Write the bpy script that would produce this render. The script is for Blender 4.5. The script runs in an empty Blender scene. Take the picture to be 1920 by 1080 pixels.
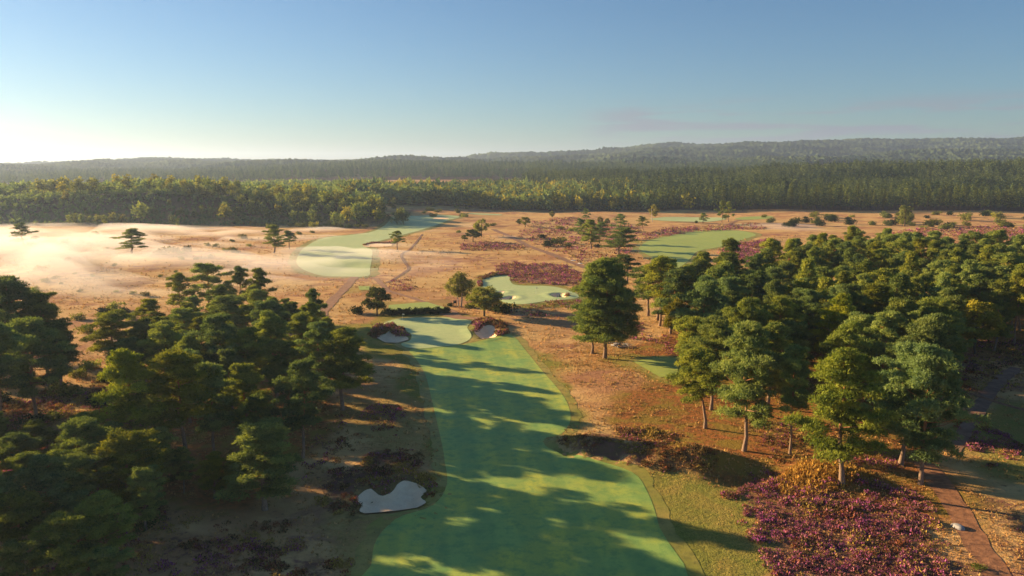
import bpy, math, random
import numpy as np
from mathutils import Vector, Matrix
from mathutils.geometry import delaunay_2d_cdt

R = math.radians
rnd = random.Random(11)
rng = np.random.default_rng(11)
scene = bpy.context.scene
COL = scene.collection

# ------------------------------------------------------------------ camera
CAM_H, PITCH, FPX = 46.0, R(8.85), 1478.0
cam_d = bpy.data.cameras.new('camera')
cam_d.sensor_width = 36.0
cam_d.lens = 36.0 * FPX / 1920.0
cam_d.clip_start, cam_d.clip_end = 0.5, 40000.0
cam = bpy.data.objects.new('camera', cam_d)
cam.location = (0, 0, CAM_H)
cam.rotation_euler = (R(90) - PITCH, 0, 0)
COL.objects.link(cam)
scene.camera = cam
CP, SP = math.cos(PITCH), math.sin(PITCH)


def ray(px, py):
    u, v = (px - 960) / FPX, (540 - py) / FPX
    return u, CP + v * SP, -SP + v * CP


def G(px, py, z=0.0):
    """photo pixel -> point of the plain."""
    dx, dy, dz = ray(px, py)
    t = (z - CAM_H) / dz
    return dx * t, dy * t


def GD(px, y):
    """bearing of a photo column, at forward distance y."""
    return (px - 960) / FPX * y * 1.012, y


def proj(x, y, z=0.0):
    dz = z - CAM_H
    f = y * CP - dz * SP
    return 960 + FPX * x / f, 540 - FPX * (y * SP + dz * CP) / f


def poly(pts):
    return [G(*p) for p in pts]


# ------------------------------------------------------------------ noise
def _hash(ix, iy, s):
    h = (ix.astype(np.int64) * 374761393 + iy.astype(np.int64) * 668265263 + s * 974711) & 0x7fffffff
    h = ((h ^ (h >> 13)) * 1274126177) & 0x7fffffff
    h = h ^ (h >> 16)
    return (h & 0xffff) / 65535.0


def vnoise(x, y, s=0):
    x, y = np.asarray(x, float), np.asarray(y, float)
    ix, iy = np.floor(x), np.floor(y)
    fx, fy = x - ix, y - iy
    fx, fy = fx * fx * (3 - 2 * fx), fy * fy * (3 - 2 * fy)
    a, b = _hash(ix, iy, s), _hash(ix + 1, iy, s)
    c, d = _hash(ix, iy + 1, s), _hash(ix + 1, iy + 1, s)
    return (a * (1 - fx) + b * fx) * (1 - fy) + (c * (1 - fx) + d * fx) * fy


def fbm(x, y, s=0, o=4):
    r, a, t = 0, .5, 0
    for k in range(o):
        r = r + a * vnoise(x * 2 ** k, y * 2 ** k, s + k * 17)
        t += a
        a *= .5
    return r / t


def sst(a, b, x):
    t = np.clip((x - a) / (b - a), 0, 1)
    return t * t * (3 - 2 * t)


def sdist(x, y, pg):
    """signed distance to a polygon, positive inside."""
    x, y = np.asarray(x, float), np.asarray(y, float)
    best = np.full(x.shape, 1e18)
    inside = np.zeros(x.shape, bool)
    n = len(pg)
    for i in range(n):
        ax, ay = pg[i]
        bx, by = pg[(i + 1) % n]
        ex, ey = bx - ax, by - ay
        L = ex * ex + ey * ey + 1e-12
        t = np.clip(((x - ax) * ex + (y - ay) * ey) / L, 0, 1)
        best = np.minimum(best, (x - ax - t * ex) ** 2 + (y - ay - t * ey) ** 2)
        c = (ay > y) != (by > y)
        if abs(ey) > 1e-12:
            inside ^= c & (x < (y - ay) * ex / ey + ax)
    d = np.sqrt(best)
    return np.where(inside, d, -d)


def smooth_poly(pg, k=4):
    n, out = len(pg), []
    for i in range(n):
        p0, p1, p2, p3 = (np.array(pg[(i + j) % n]) for j in (-1, 0, 1, 2))
        for s in range(k):
            t = s / k
            q = .5 * ((2 * p1) + (-p0 + p2) * t + (2 * p0 - 5 * p1 + 4 * p2 - p3) * t * t + (-p0 + 3 * p1 - 3 * p2 + p3) * t ** 3)
            out.append((float(q[0]), float(q[1])))
    return out


# ------------------------------------------------------------------ ground plan (outlines of the real places)
FAIR_MAIN = poly([(690, 1130), (696, 1060), (706, 1012), (742, 976), (812, 952), (838, 912), (834, 868), (828, 830), (812, 760), (797, 702),
                  (780, 672), (770, 655), (835, 650), (900, 640), (955, 628), (985, 655), (1020, 698), (1058, 745), (1070, 785), (1052, 814), (1022, 822), (1030, 842),
                  (1105, 862), (1185, 886), (1215, 925), (1236, 990), (1262, 1130)])
GREEN_MAIN = poly([(712, 614), (735, 600), (779, 596), (852, 597), (884, 606), (876, 616), (884, 634), (860, 646), (831, 650), (779, 654), (752, 648), (768, 641), (770, 628), (745, 616)])
GREEN_TWO = poly([(902, 523), (927, 518), (953, 517), (958, 530), (973, 536), (1027, 537), (1056, 542), (1082, 552), (1080, 560), (1027, 566), (1002, 572),
                  (977, 575), (947, 570), (930, 558), (928, 547), (904, 538)])
FAIR_LEFT = poly([(556, 487), (564, 503), (600, 517), (650, 519), (690, 518), (694, 503), (698, 470), (684, 460), (733, 447), (777, 435), (829, 420), (862, 411), (840, 408), (800, 408),
                  (762, 412), (729, 420), (690, 437), (610, 446), (570, 465)])
FAIR_RIGHT = poly([(1303, 434), (1343, 431), (1395, 434), (1418, 441), (1393, 450), (1352, 462), (1310, 471), (1290, 490), (1262, 508), (1236, 504), (1232, 488), (1212, 478), (1198, 467), (1213, 453), (1258, 442)])
FAIR_FAR = poly([(1217, 412), (1260, 407.5), (1343, 406), (1360, 411), (1327, 416), (1277, 416)])
FAIR_FARB = poly([(1377, 409), (1402, 405.5), (1445, 405), (1443, 409), (1393, 411.5)])
STRIP_C = poly([(884, 405.5), (884, 403.7), (935, 404), (935, 405.8)])
TEE_R = poly([(1188, 680), (1219, 672), (1250, 671), (1268, 674), (1272, 700), (1262, 709), (1237, 709)])
TEE_H = poly([(729, 573), (800, 567), (834, 577), (832, 585), (728, 585)])
TEE_S = poly([(672, 538), (693, 538), (692, 545), (674, 545)])
TEE_C = poly([(560, 578), (598, 580), (605, 591), (594, 607), (572, 604)])
TEE_F = poly([(1375, 421), (1407, 420), (1406, 423), (1378, 423.5)])
BUNK = {
    'front': poly([(669, 940), (678, 929), (693, 923), (702, 927), (713, 934), (727, 932), (738, 926), (749, 914), (769, 911), (800, 924), (789, 936), (799, 945), (782, 954), (749, 959), (716, 962), (684, 964), (674, 959), (678, 949)]),
    'left': poly([(706, 633), (722, 628), (733, 623), (744, 631), (758, 631), (766, 638), (745, 644), (722, 643)]),
    'right': poly([(889, 623), (899, 619), (910, 614), (928, 615), (937, 622), (928, 633), (903, 636)]),
    'pot': poly([(1033, 554), (1040, 551), (1055, 550.5), (1063, 554), (1060, 558), (1043, 558.5)]),
    'low': poly([(933, 563), (950, 558), (962, 556.5), (968, 559), (958, 564)]),
    'back': poly([(932, 553), (934, 548), (946, 547.5), (943, 551)]),
    'mist': poly([(682, 462.5), (686, 458.5), (700, 457.3), (732, 457.8), (733, 461.8), (705, 463.5)]),
    'far': poly([(812, 415.5), (818, 413), (840, 413.3), (838, 415.6)]),
}
HEATHER = [  # outline, density, purple share, edge softness (m), clump size
    (poly([(1345, 905), (1420, 885), (1500, 925), (1600, 905), (1715, 925), (1760, 985), (1850, 1140), (1490, 1140), (1455, 1050), (1400, 965)]), 1.0, .8, 3, 1.0),
    (poly([(1830, 930), (1900, 940), (1960, 960), (1990, 1080), (1945, 1100), (1900, 1030), (1850, 975)]), .8, .45, 2, .9),
    (poly([(1800, 770), (1900, 790), (1915, 850), (1870, 880), (1800, 850)]), .7, .5, 3, .9),
    (poly([(925, 512), (935, 497), (960, 490), (1060, 498), (1105, 515), (1098, 537), (1050, 536), (985, 534), (962, 530), (955, 515)]), .8, .6, 3, 1.4),
    (poly([(860, 462), (900, 454), (985, 456), (990, 470), (870, 471)]), .5, .5, 3, 2.0),
    (poly([(690, 755), (742, 752), (752, 795), (722, 832), (684, 822), (666, 795)]), .65, .9, 2.5, .9),
    (poly([(625, 872), (690, 853), (760, 846), (792, 868), (780, 893), (700, 902), (635, 900)]), .8, .1, 2.5, 1.0),
    (poly([(590, 915), (640, 895), (700, 900), (772, 893), (808, 905), (818, 930), (806, 946), (690, 966), (655, 975), (620, 965)]), 1.0, .05, 1, 1.1),
    (poly([(1050, 832), (1150, 828), (1300, 850), (1405, 872), (1345, 902), (1210, 878), (1100, 856)]), .95, .12, 2, .9),
    (poly([(1085, 816), (1200, 799), (1265, 818), (1230, 832), (1120, 830)]), .8, .1, 2, 1.1),
    (poly([(450, 1015), (560, 1000), (640, 1030), (655, 1065), (500, 1085)]), .7, .55, 2.5, .9),
    (poly([(1350, 477), (1380, 456), (1450, 448), (1450, 482), (1400, 492)]), .9, .6, 4, 2.0),
    (poly([(1165, 605), (1200, 600), (1210, 620), (1180, 625)]), .8, .5, 1, 1.1),
    (poly([(1170, 625), (1262, 633), (1290, 640), (1300, 662), (1260, 668), (1240, 650), (1175, 638)]), .35, .55, 2, 1.1),
    (poly([(720, 525), (770, 520), (775, 548), (735, 548)]), .35, .4, 4, 1.3),
    (poly([(950, 575), (1080, 562), (1095, 575), (1000, 582), (1060, 600), (960, 590)]), .4, .35, 3, 1.2),
    (poly([(1200, 440), (1250, 428), (1420, 418), (1440, 430), (1300, 434), (1210, 452)]), .35, .5, 6, 2.4),
    (poly([(1100, 420), (1200, 425), (1190, 450), (1110, 440)]), .35, .4, 6, 2.4),
    (poly([(1000, 415), (1090, 410), (1190, 470), (1120, 520), (1060, 480), (960, 440)]), .2, .4, 8, 2.2),
    (poly([(0, 755), (110, 755), (120, 800), (40, 830), (-60, 800)]), .8, .1, 4, 1.2),
    (poly([(1640, 440), (1760, 425), (1960, 425), (1960, 450), (1700, 450)]), .35, .4, 6, 2.4),
]
HEATHER += [(poly([(-200, 830), (200, 700), (300, 940), (450, 980), (600, 985), (640, 1140), (-200, 1200)]), .55, .12, 4, 1.1), (poly([(560, 830), (640, 760), (690, 830), (640, 930), (580, 900)]), .35, .15, 3, 1.0),
            (poly([(1400, 790), (1700, 790), (1760, 870), (1600, 890), (1420, 860)]), .3, .3, 4, .9), (poly([(1780, 640), (1960, 640), (1960, 700), (1850, 740), (1790, 800)]), .6, .3, 4, 1.1)]
COLLARS = [  # heather lips of the bunkers
    (poly([(690, 628), (706, 617), (737, 615), (758, 621), (768, 634), (758, 631), (744, 631), (733, 622), (718, 627), (703, 637)]), .1),
    (poly([(886, 610), (905, 603), (940, 605), (950, 616), (938, 622), (928, 614), (910, 613), (895, 620)]), .05),
    (poly([(930, 626), (950, 620), (954, 627), (934, 633)]), .25),
    (poly([(886, 622), (896, 616), (912, 624), (908, 630), (896, 624)]), .1),
    (poly([(1061, 552), (1066, 551), (1067, 556), (1062, 557)]), .5),
    (poly([(898, 522), (930, 513), (956, 512), (956, 517), (930, 518), (902, 525), (903, 538), (899, 538)]), .2),
    (poly([(680, 460), (700, 455), (736, 456), (736, 458), (700, 457), (684, 461)]), .1),
]
ROUGH = [  # outline, strength, softness : green mown rough in the ground sheet
    (poly([(640, 1140), (665, 960), (820, 905), (790, 700), (690, 655), (600, 622), (615, 607), (700, 612), (730, 594), (860, 592), (960, 612), (1005, 650), (1060, 720), (1085, 780),
           (1022, 828), (1090, 858), (1180, 885), (1340, 905), (1400, 965), (1470, 1140)]), 1.0, 5),
    (poly([(600, 1000), (640, 850), (680, 700), (800, 690), (840, 880), (690, 1140), (560, 1140)]), .5, 6),
    (poly([(860, 540), (900, 515), (960, 512), (975, 532), (1060, 535), (1110, 552), (1100, 568), (1000, 582), (940, 575)]), .9, 2),
    (poly([(1140, 672), (1190, 665), (1275, 665), (1290, 700), (1240, 716), (1190, 690)]), .7, 3),
    (poly([(1140, 645), (1165, 645), (1185, 675), (1150, 675)]), .4, 3),
    (poly([(1840, 780), (1960, 740), (1990, 900), (1900, 900)]), .7, 6),
    (poly([(700, 566), (845, 562), (845, 590), (700, 592)]), .5, 2),
    (poly([(650, 538), (700, 534), (700, 548), (655, 550)]), .5, 3),
    (poly([(555, 573), (605, 575), (612, 600), (590, 625), (560, 610)]), .5, 3),
    (poly([(0, 800), (130, 760), (200, 830), (120, 900), (0, 900)]), .35, 6),
]
ROUGH += [(FAIR_LEFT, .9, 5), (FAIR_RIGHT, .9, 6), (FAIR_FAR, .8, 9), (FAIR_FARB, .8, 9), (GREEN_TWO, .9, 4)]
LITTER = [  # reddish needle and bracken floor
    (poly([(1230, 700), (1290, 620), (1420, 640), (1780, 640), (1800, 870), (1730, 930), (1590, 905), (1400, 875), (1260, 830), (1180, 790)]), .9, 12),
    (poly([(200, 700), (560, 640), (640, 760), (600, 880), (480, 980), (240, 960)]), .8, 8),
    (poly([(1780, 560), (2100, 560), (2100, 680), (1790, 680)]), .6, 10),
    (poly([(700, 575), (900, 590), (960, 600), (850, 600), (700, 595)]), .5, 3),
    (poly([(1060, 600), (1180, 620), (1180, 700), (1090, 690)]), .5, 6),
]
PATHS = [  # points, width
    ('dirt_path', [(1728, 868), (1752, 893), (1785, 940), (1815, 992), (1850, 1045), (1890, 1110)], 3.1, 'sand'),
    ('heath_path', [(1786, 850), (1815, 800), (1850, 745), (1875, 715), (1905, 690)], 2.6, 'pale'),
    ('side_path', [(1775, 728), (1835, 745), (1880, 760), (1960, 782)], 1.6, 'sand'),
    ('cart_path', [(560, 640), (596, 600), (612, 577), (640, 548), (662, 524), (668, 516)], 3.4, 'dirt'),
    ('sand_track', [(704, 522), (722, 540), (732, 548), (765, 557), (800, 568), (845, 582), (860, 594)], 2.2, 'dirt'),
    ('gravel_track', [(925, 430), (950, 441), (1000, 464), (1045, 482), (1100, 502)], 4.0, 'pale'),
    ('narrow_track', [(792, 440), (780, 455), (768, 468), (753, 478), (758, 490), (766, 504), (745, 520), (725, 531)], 1.5, 'dark'),
    ('bank_path', [(1440, 404.5), (1385, 413), (1366, 421), (1338, 431)], 3.2, 'dirt'),
    ('hedge_path', [(838, 588), (862, 597), (900, 600)], 5.0, 'dirt'),
]

# terrain heights far away: rows = distance, columns = bearing
TX = np.array([-900, -300, 0, 300, 600, 800, 960, 1280, 1600, 1920, 2300, 3000.])
TD = np.array([-400, 608, 650, 830, 1000, 1300, 1600, 2100, 2800, 3800, 4800, 7000, 13000.])
TH = np.array([
    [0] * 12,
    [0] * 12,
    [17, 17, 18, 23, 13, 2, 0, 0, 0, 0, 0, 0],
    [14, 14, 14, 20, 13, 5, 1, 0, 0, 0, 0, 0],
    [10, 10, 10, 12, 12, 8, 4, 5, 8, 10, 10, 10],
    [6, 6, 6, 6, 12, 14, 11, 16, 26, 33, 34, 34],
    [6, 6, 6, 9, 15, 19, 18, 17, 22, 26, 28, 28],
    [12, 12, 12, 18, 30, 34, 34, 30, 30, 30, 30, 30],
    [16, 16, 18, 22, 30, 32, 34, 38, 45, 50, 50, 50],
    [30, 30, 34, 44, 50, 54, 66, 98, 108, 112, 115, 115],
    [30, 32, 38, 62, 62, 68, 94, 156, 182, 204, 204, 204],
    [10, 10, 14, 20, 24, 30, 50, 90, 120, 150, 150, 150],
    [0] * 12,
], float)


def interp1(arr, v):
    i = np.clip(np.searchsorted(arr, v) - 1, 0, len(arr) - 2)
    t = np.clip((v - arr[i]) / (arr[i + 1] - arr[i]), 0, 1)
    return i, t


MOUND = poly([(1040, 828), (1150, 828), (1300, 848), (1400, 868), (1370, 890), (1210, 876), (1100, 856)])
HOLLOWS = [G(1066, 848) + (1.5, .9), G(1118, 853) + (1.4, .9), G(1157, 859) + (1.7, 1.0), G(1203, 869) + (1.4, .8), G(1375, 893) + (3.5, 1.2)]
HUMPS = [G(1535, 893) + (4.5, 1.5), G(1590, 905) + (3.5, .9), G(1110, 838) + (5, .7), G(1240, 860) + (6, 1.0), G(1330, 872) + (6, 1.2), G(905, 607) + (6, .7), G(728, 616) + (6, .7), G(740, 905) + (7, .6), G(985, 573) + (9, .6)]


def height(x, y):
    x, y = np.asarray(x, float), np.asarray(y, float)
    X = 960 + FPX * x / np.maximum(y, 150) / 1.012
    i, t = interp1(TX, X)
    j, s = interp1(TD, y)
    t, s = t * t * (3 - 2 * t), s * s * (3 - 2 * s) * .6 + s * .4
    h = (TH[j, i] * (1 - t) + TH[j, i + 1] * t) * (1 - s) + (TH[j + 1, i] * (1 - t) + TH[j + 1, i + 1] * t) * s
    far = sst(1500, 3200, y)
    h = h + far * (fbm(x / 420, y / 330, 5, 4) - .5) * 90 * (1 - .5 * sst(4000, 5200, y) * (X < 700)) * (1 - sst(4500, 4900, y) * .55)
    mid = sst(560, 760, y) * (1 - far)
    h = h + mid * (fbm(x / 90, y / 90, 9, 3) - .5) * 5
    h = h + (1 - sst(600, 800, y)) * (fbm(x / 46, y / 46, 3, 2) - .5) * .9
    near = (y < 330) & (np.abs(x) < 160) & (y > 50)
    if near.any():
        xn, yn, d = x[near], y[near], np.zeros(near.sum())
        d += 1.1 * sst(-2.5, 3, sdist(xn, yn, MOUND))
        for hx, hy, r, a in HUMPS:
            d += a * np.exp(-((xn - hx) ** 2 + (yn - hy) ** 2) / (r * r) * 1.2)
        for hx, hy, r, a in HOLLOWS:
            d -= a * np.exp(-(((xn - hx) / r) ** 2 + ((yn - hy) / (r * 1.1)) ** 2) ** 1.5)
        for k, pg in BUNK.items():
            sd = sdist(xn, yn, pg)
            dep = {'front': 1.0, 'left': 1.1, 'right': 1.2, 'pot': 1.2, 'low': 1.0, 'back': .8}.get(k, .5)
            d -= dep * sst(-.6, 2.6, sd)
            d += .25 * np.exp(-((sd + 1.8) / 1.3) ** 2)
        h = h.copy()
        h[near] += d
    return h


def h1(x, y):
    return float(height(np.array([x]), np.array([y]))[0])


# ------------------------------------------------------------------ materials
def mat(name):
    m = bpy.data.materials.new(name)
    m.use_nodes = True
    nt = m.node_tree
    nt.nodes.clear()
    out = nt.nodes.new('ShaderNodeOutputMaterial')
    return m, nt, out


class NB:
    def __init__(s, nt):
        s.nt = nt

    def n(s, t, ins=None, **kw):
        nd = s.nt.nodes.new(t)
        for k, v in kw.items():
            setattr(nd, k, v)
        for k, v in (ins or {}).items():
            if isinstance(v, bpy.types.NodeSocket):
                s.nt.links.new(v, nd.inputs[k])
            else:
                nd.inputs[k].default_value = v
        return nd

    def math(s, op, a, b=0.0, c=0.0, clamp=False):
        nd = s.n('ShaderNodeMath', {0: a, 1: b, 2: c}, operation=op)
        nd.use_clamp = clamp
        return nd.outputs[0]

    def mix(s, f, a, b, mode='MIX'):
        nd = s.n('ShaderNodeMix', data_type='RGBA', blend_type=mode)
        for i, v in ((0, f), (6, a), (7, b)):
            if isinstance(v, bpy.types.NodeSocket):
                s.nt.links.new(v, nd.inputs[i])
            else:
                nd.inputs[i].default_value = v if i == 0 else tuple(v) + (1,)
        return nd.outputs[2]

    def noise(s, vec, scale, detail=3, rough=.55, dist=0.0):
        return s.n('ShaderNodeTexNoise', {'Vector': vec, 'Scale': scale, 'Detail': detail, 'Roughness': rough, 'Distortion': dist}).outputs[0]

    def ramp(s, v, a, b):
        nd = s.n('ShaderNodeMapRange', {0: v, 1: a, 2: b, 3: 0.0, 4: 1.0})
        nd.interpolation_type = 'SMOOTHSTEP'
        return nd.outputs[0]

    def pos(s):
        return s.n('ShaderNodeNewGeometry').outputs['Position']


def foliage_mat(name, dark, light, trans=.3, tcol=(1.15, 1.15, .6), var=.35):
    m, nt, out = mat(name)
    b = NB(nt)
    tint = b.n('ShaderNodeAttribute', attribute_name='tint').outputs['Fac']
    c = b.mix(tint, dark, light)
    r = b.n('ShaderNodeObjectInfo').outputs['Random']
    hs = b.n('ShaderNodeHueSaturation', {'Hue': b.math('MULTIPLY_ADD', r, .045, .478), 'Saturation': b.math('MULTIPLY_ADD', r, -.25, 1.12),
                                         'Value': b.math('MULTIPLY_ADD', b.math('FRACT', b.math('MULTIPLY', r, 7.31)), var * 1.4, 1 - var * .7), 'Color': c})
    d = b.n('ShaderNodeBsdfDiffuse', {'Color': hs.outputs[0]})
    t = b.n('ShaderNodeBsdfTranslucent', {'Color': b.mix(1.0, hs.outputs[0], tcol, 'MULTIPLY')})
    mx = b.n('ShaderNodeMixShader', {0: trans, 1: d.outputs[0], 2: t.outputs[0]})
    nt.links.new(mx.outputs[0], out.inputs[0])
    return m


def simple_mat(name, c1, c2, scale=3, rough=.9, spec=.2, bump=0.0, zstretch=1.0):
    m, nt, out = mat(name)
    b = NB(nt)
    co = b.n('ShaderNodeTexCoord').outputs['Object']
    if zstretch != 1.0:
        co = b.n('ShaderNodeMapping', {'Vector': co, 'Scale': (1, 1, zstretch)}).outputs[0]
    f = b.noise(co, scale, 4, .6)
    c = b.mix(b.ramp(f, .35, .68), c1, c2)
    p = b.n('ShaderNodeBsdfPrincipled', {'Base Color': c, 'Roughness': rough, 'Specular IOR Level': spec})
    if bump:
        bp = b.n('ShaderNodeBump', {'Height': f, 'Distance': bump, 'Strength': .8})
        nt.links.new(bp.outputs[0], p.inputs['Normal'])
    nt.links.new(p.outputs[0], out.inputs[0])
    return m


M = {}
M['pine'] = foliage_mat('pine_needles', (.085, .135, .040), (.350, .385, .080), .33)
M['pine_lit'] = foliage_mat('pine_needles_lit', (.085, .140, .028), (.330, .370, .060), .33)  # yellower copy of the pine needles, sunlight put into the colour
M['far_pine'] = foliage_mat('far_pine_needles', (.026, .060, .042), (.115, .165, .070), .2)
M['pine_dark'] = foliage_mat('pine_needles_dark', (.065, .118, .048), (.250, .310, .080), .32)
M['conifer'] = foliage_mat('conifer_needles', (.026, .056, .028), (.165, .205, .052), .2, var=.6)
M['broad'] = foliage_mat('broad_leaves', (.075, .105, .022), (.330, .320, .060), .35, var=.5)
M['birch'] = foliage_mat('birch_leaves', (.110, .115, .025), (.320, .290, .070), .35)
M['shrub'] = foliage_mat('shrub_leaves', (.040, .065, .020), (.180, .195, .045), .25, var=.5)
M['hedge'] = foliage_mat('hedge_leaves', (.010, .024, .010), (.045, .065, .022), .15, var=.2)
M['fern'] = foliage_mat('fern_leaves', (.10, .16, .02), (.25, .34, .04), .35)


def bark_mat(name, low, high, z0, z1):
    m, nt, out = mat(name)
    b = NB(nt)
    co = b.n('ShaderNodeTexCoord').outputs['Object']
    z = b.n('ShaderNodeSeparateXYZ', {0: co}).outputs[2]
    f = b.noise(b.n('ShaderNodeMapping', {'Vector': co, 'Scale': (1, 1, .35)}).outputs[0], 6, 4, .7)
    c = b.mix(b.ramp(z, z0, z1), low, high)
    c = b.mix(b.ramp(f, .3, .7), b.mix(1.0, c, (.55, .5, .48), 'MULTIPLY'), c)
    p = b.n('ShaderNodeBsdfPrincipled', {'Base Color': c, 'Roughness': .95, 'Specular IOR Level': .1})
    bp = b.n('ShaderNodeBump', {'Height': f, 'Distance': .05, 'Strength': .8})
    nt.links.new(bp.outputs[0], p.inputs['Normal'])
    nt.links.new(p.outputs[0], out.inputs[0])
    return m


M['bark'] = bark_mat('pine_bark', (.30, .225, .165), (.46, .22, .10), 4, 10)
M['birch_bark'] = bark_mat('birch_bark', (.42, .40, .37), (.55, .52, .48), 1, 6)
M['oak_bark'] = bark_mat('oak_bark', (.11, .085, .06), (.12, .09, .06), 1, 6)
M['dark_bark'] = bark_mat('dark_conifer_bark', (.09, .07, .055), (.13, .08, .05), 4, 10)  # darker bark tone for the far conifers
M['deadwood'] = simple_mat('dead_wood', (.20, .19, .18), (.42, .41, .39), 5, .9, .1, .02)
M['stone'] = simple_mat('weathered_stone', (.20, .21, .22), (.38, .38, .37), 4, .9, .2, .03)
M['palestone'] = simple_mat('pale_stone', (.55, .55, .54), (.75, .75, .74), 4, .8, .3, .02)
M['darkwood'] = simple_mat('stained_wood', (.02, .02, .022), (.05, .045, .04), 6, .7, .3)
M['white'] = simple_mat('white_paint', (.75, .75, .73), (.85, .85, .83), 6, .5, .4)
M['flag'] = simple_mat('flag_cloth', (.75, .70, .60), (.85, .80, .70), 6, .8, .1)


def ground_mat():
    m, nt, out = mat('heath_ground')
    b = NB(nt)
    P = b.pos()
    z = b.n('ShaderNodeAttribute', attribute_name='zone')
    sp = b.n('ShaderNodeSeparateColor', {0: z.outputs['Color']})
    hea, gre, lit = sp.outputs[0], sp.outputs[1], sp.outputs[2]
    n1 = b.noise(P, .035, 4, .6)
    n2 = b.noise(P, .16, 4, .62, .4)
    n3 = b.noise(P, 1.1, 4, .65)
    n4 = b.noise(P, 5.0, 3, .7)
    st = b.noise(b.n('ShaderNodeMapping', {'Vector': P, 'Scale': (.05, .16, .1)}).outputs[0], 1, 5, .65, .3)
    grass = b.mix(b.ramp(n2, .3, .7), (.57, .375, .155), (.44, .255, .100))
    grass = b.mix(b.ramp(st, .52, .66), grass, (.68, .45, .20))
    grass = b.mix(b.math('MULTIPLY', b.ramp(n1, .46, .62), .8), grass, (.36, .185, .090))
    n5 = b.noise(P, .022, 3, .5)
    grass = b.mix(b.math('MULTIPLY', b.ramp(n5, .48, .60), .5), grass, (.58, .42, .17))
    grass = b.mix(b.math('MULTIPLY', b.math('MULTIPLY', b.ramp(n5, .5, .38), b.ramp(n2, .48, .60)), .6), grass, (.26, .12, .10))
    spots = b.math('MULTIPLY', b.ramp(n3, .52, .68), b.ramp(n2, .42, .62))
    grass = b.mix(b.math('MULTIPLY', spots, .75), grass, (.14, .075, .045))
    hcol = b.mix(b.ramp(n3, .42, .62), (.110, .060, .040), (.185, .075, .075))
    hcol = b.mix(b.ramp(n2, .5, .72), hcol, (.12, .075, .045))
    hm = b.math('MULTIPLY', b.ramp(b.math('ADD', hea, b.math('ADD', b.math('MULTIPLY', b.math('SUBTRACT', n2, .5), 1.6), b.math('MULTIPLY', b.math('SUBTRACT', n3, .5), .8))), .42, .75), .85)
    far_h = b.ramp(b.n('ShaderNodeSeparateXYZ', {0: P}).outputs[1], 150, 260)
    hcol = b.mix(b.math('MULTIPLY', far_h, .55), hcol, b.mix(b.ramp(n3, .4, .6), (.15, .075, .075), (.33, .13, .155)))
    c = b.mix(hm, grass, hcol)
    # faint natural heather drifts everywhere on the open heath
    dr = b.math('MULTIPLY', b.ramp(st, .40, .30), b.ramp(n2, .45, .6))
    c = b.mix(b.math('MULTIPLY', dr, .7), c, (.16, .075, .07))
    lcol = b.mix(b.ramp(n3, .35, .65), (.36, .14, .045), (.17, .095, .03))
    lcol = b.mix(b.ramp(n2, .45, .6), lcol, (.24, .17, .035))
    lm = b.ramp(b.math('ADD', lit, b.math('MULTIPLY', b.math('SUBTRACT', n2, .5), .5)), .25, .75)
    c = b.mix(lm, c, lcol)
    gcol = b.mix(b.ramp(n2, .3, .7), (.210, .240, .045), (.38, .285, .075))
    gcol = b.mix(b.ramp(n4, .35, .7), gcol, (.13, .14, .03))
    gm = b.ramp(b.math('ADD', gre, b.math('MULTIPLY', b.math('SUBTRACT', n3, .5), .35)), .15, .85)
    c = b.mix(gm, c, gcol)
    # forest floor / distant land; shade of the far bank painted in too
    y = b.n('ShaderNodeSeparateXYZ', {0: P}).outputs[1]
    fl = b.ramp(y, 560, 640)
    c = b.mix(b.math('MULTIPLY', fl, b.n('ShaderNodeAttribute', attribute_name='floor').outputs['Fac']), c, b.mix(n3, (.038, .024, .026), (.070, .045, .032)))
    hgt = b.math('ADD', b.math('MULTIPLY', n3, .7), b.math('MULTIPLY', n4, .3))
    bp = b.n('ShaderNodeBump', {'Height': hgt, 'Distance': .55, 'Strength': .9})
    p = b.n('ShaderNodeBsdfPrincipled', {'Base Color': c, 'Roughness': 1.0, 'Specular IOR Level': .05, 'Normal': bp.outputs[0]})
    nt.links.new(p.outputs[0], out.inputs[0])
    return m


def turf_mat(name, c1, c2, c3, stripe=0.0, bump=.06, dew=.25):
    m, nt, out = mat(name)
    b = NB(nt)
    P = b.pos()
    n1 = b.noise(P, .09, 3, .6)
    n2 = b.noise(P, .55, 5, .7)
    n3 = b.noise(P, 5.0, 3, .7)
    c = b.mix(b.ramp(n1, .35, .65), c1, c2)
    c = b.mix(b.math('MULTIPLY', b.ramp(n2, .42, .68), .7), c, c3)
    c = b.mix(b.math('MULTIPLY', b.ramp(n3, .4, .8), .4), c, c3)
    if stripe:
        xy = b.n('ShaderNodeSeparateXYZ', {0: P})
        s = b.math('SINE', b.math('MULTIPLY', b.math('ADD', xy.outputs[0], b.math('MULTIPLY', xy.outputs[1], .12)), 1.05))
        c = b.mix(b.math('MULTIPLY', b.ramp(s, -.4, .4), stripe), c, c3)
    hgt = b.math('ADD', b.math('MULTIPLY', n2, .5), b.math('MULTIPLY', n3, .5))
    bp = b.n('ShaderNodeBump', {'Height': hgt, 'Distance': bump, 'Strength': .7})
    p = b.n('ShaderNodeBsdfPrincipled', {'Base Color': c, 'Roughness': .62, 'Specular IOR Level': dew, 'Normal': bp.outputs[0]})
    nt.links.new(p.outputs[0], out.inputs[0])
    return m


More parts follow.
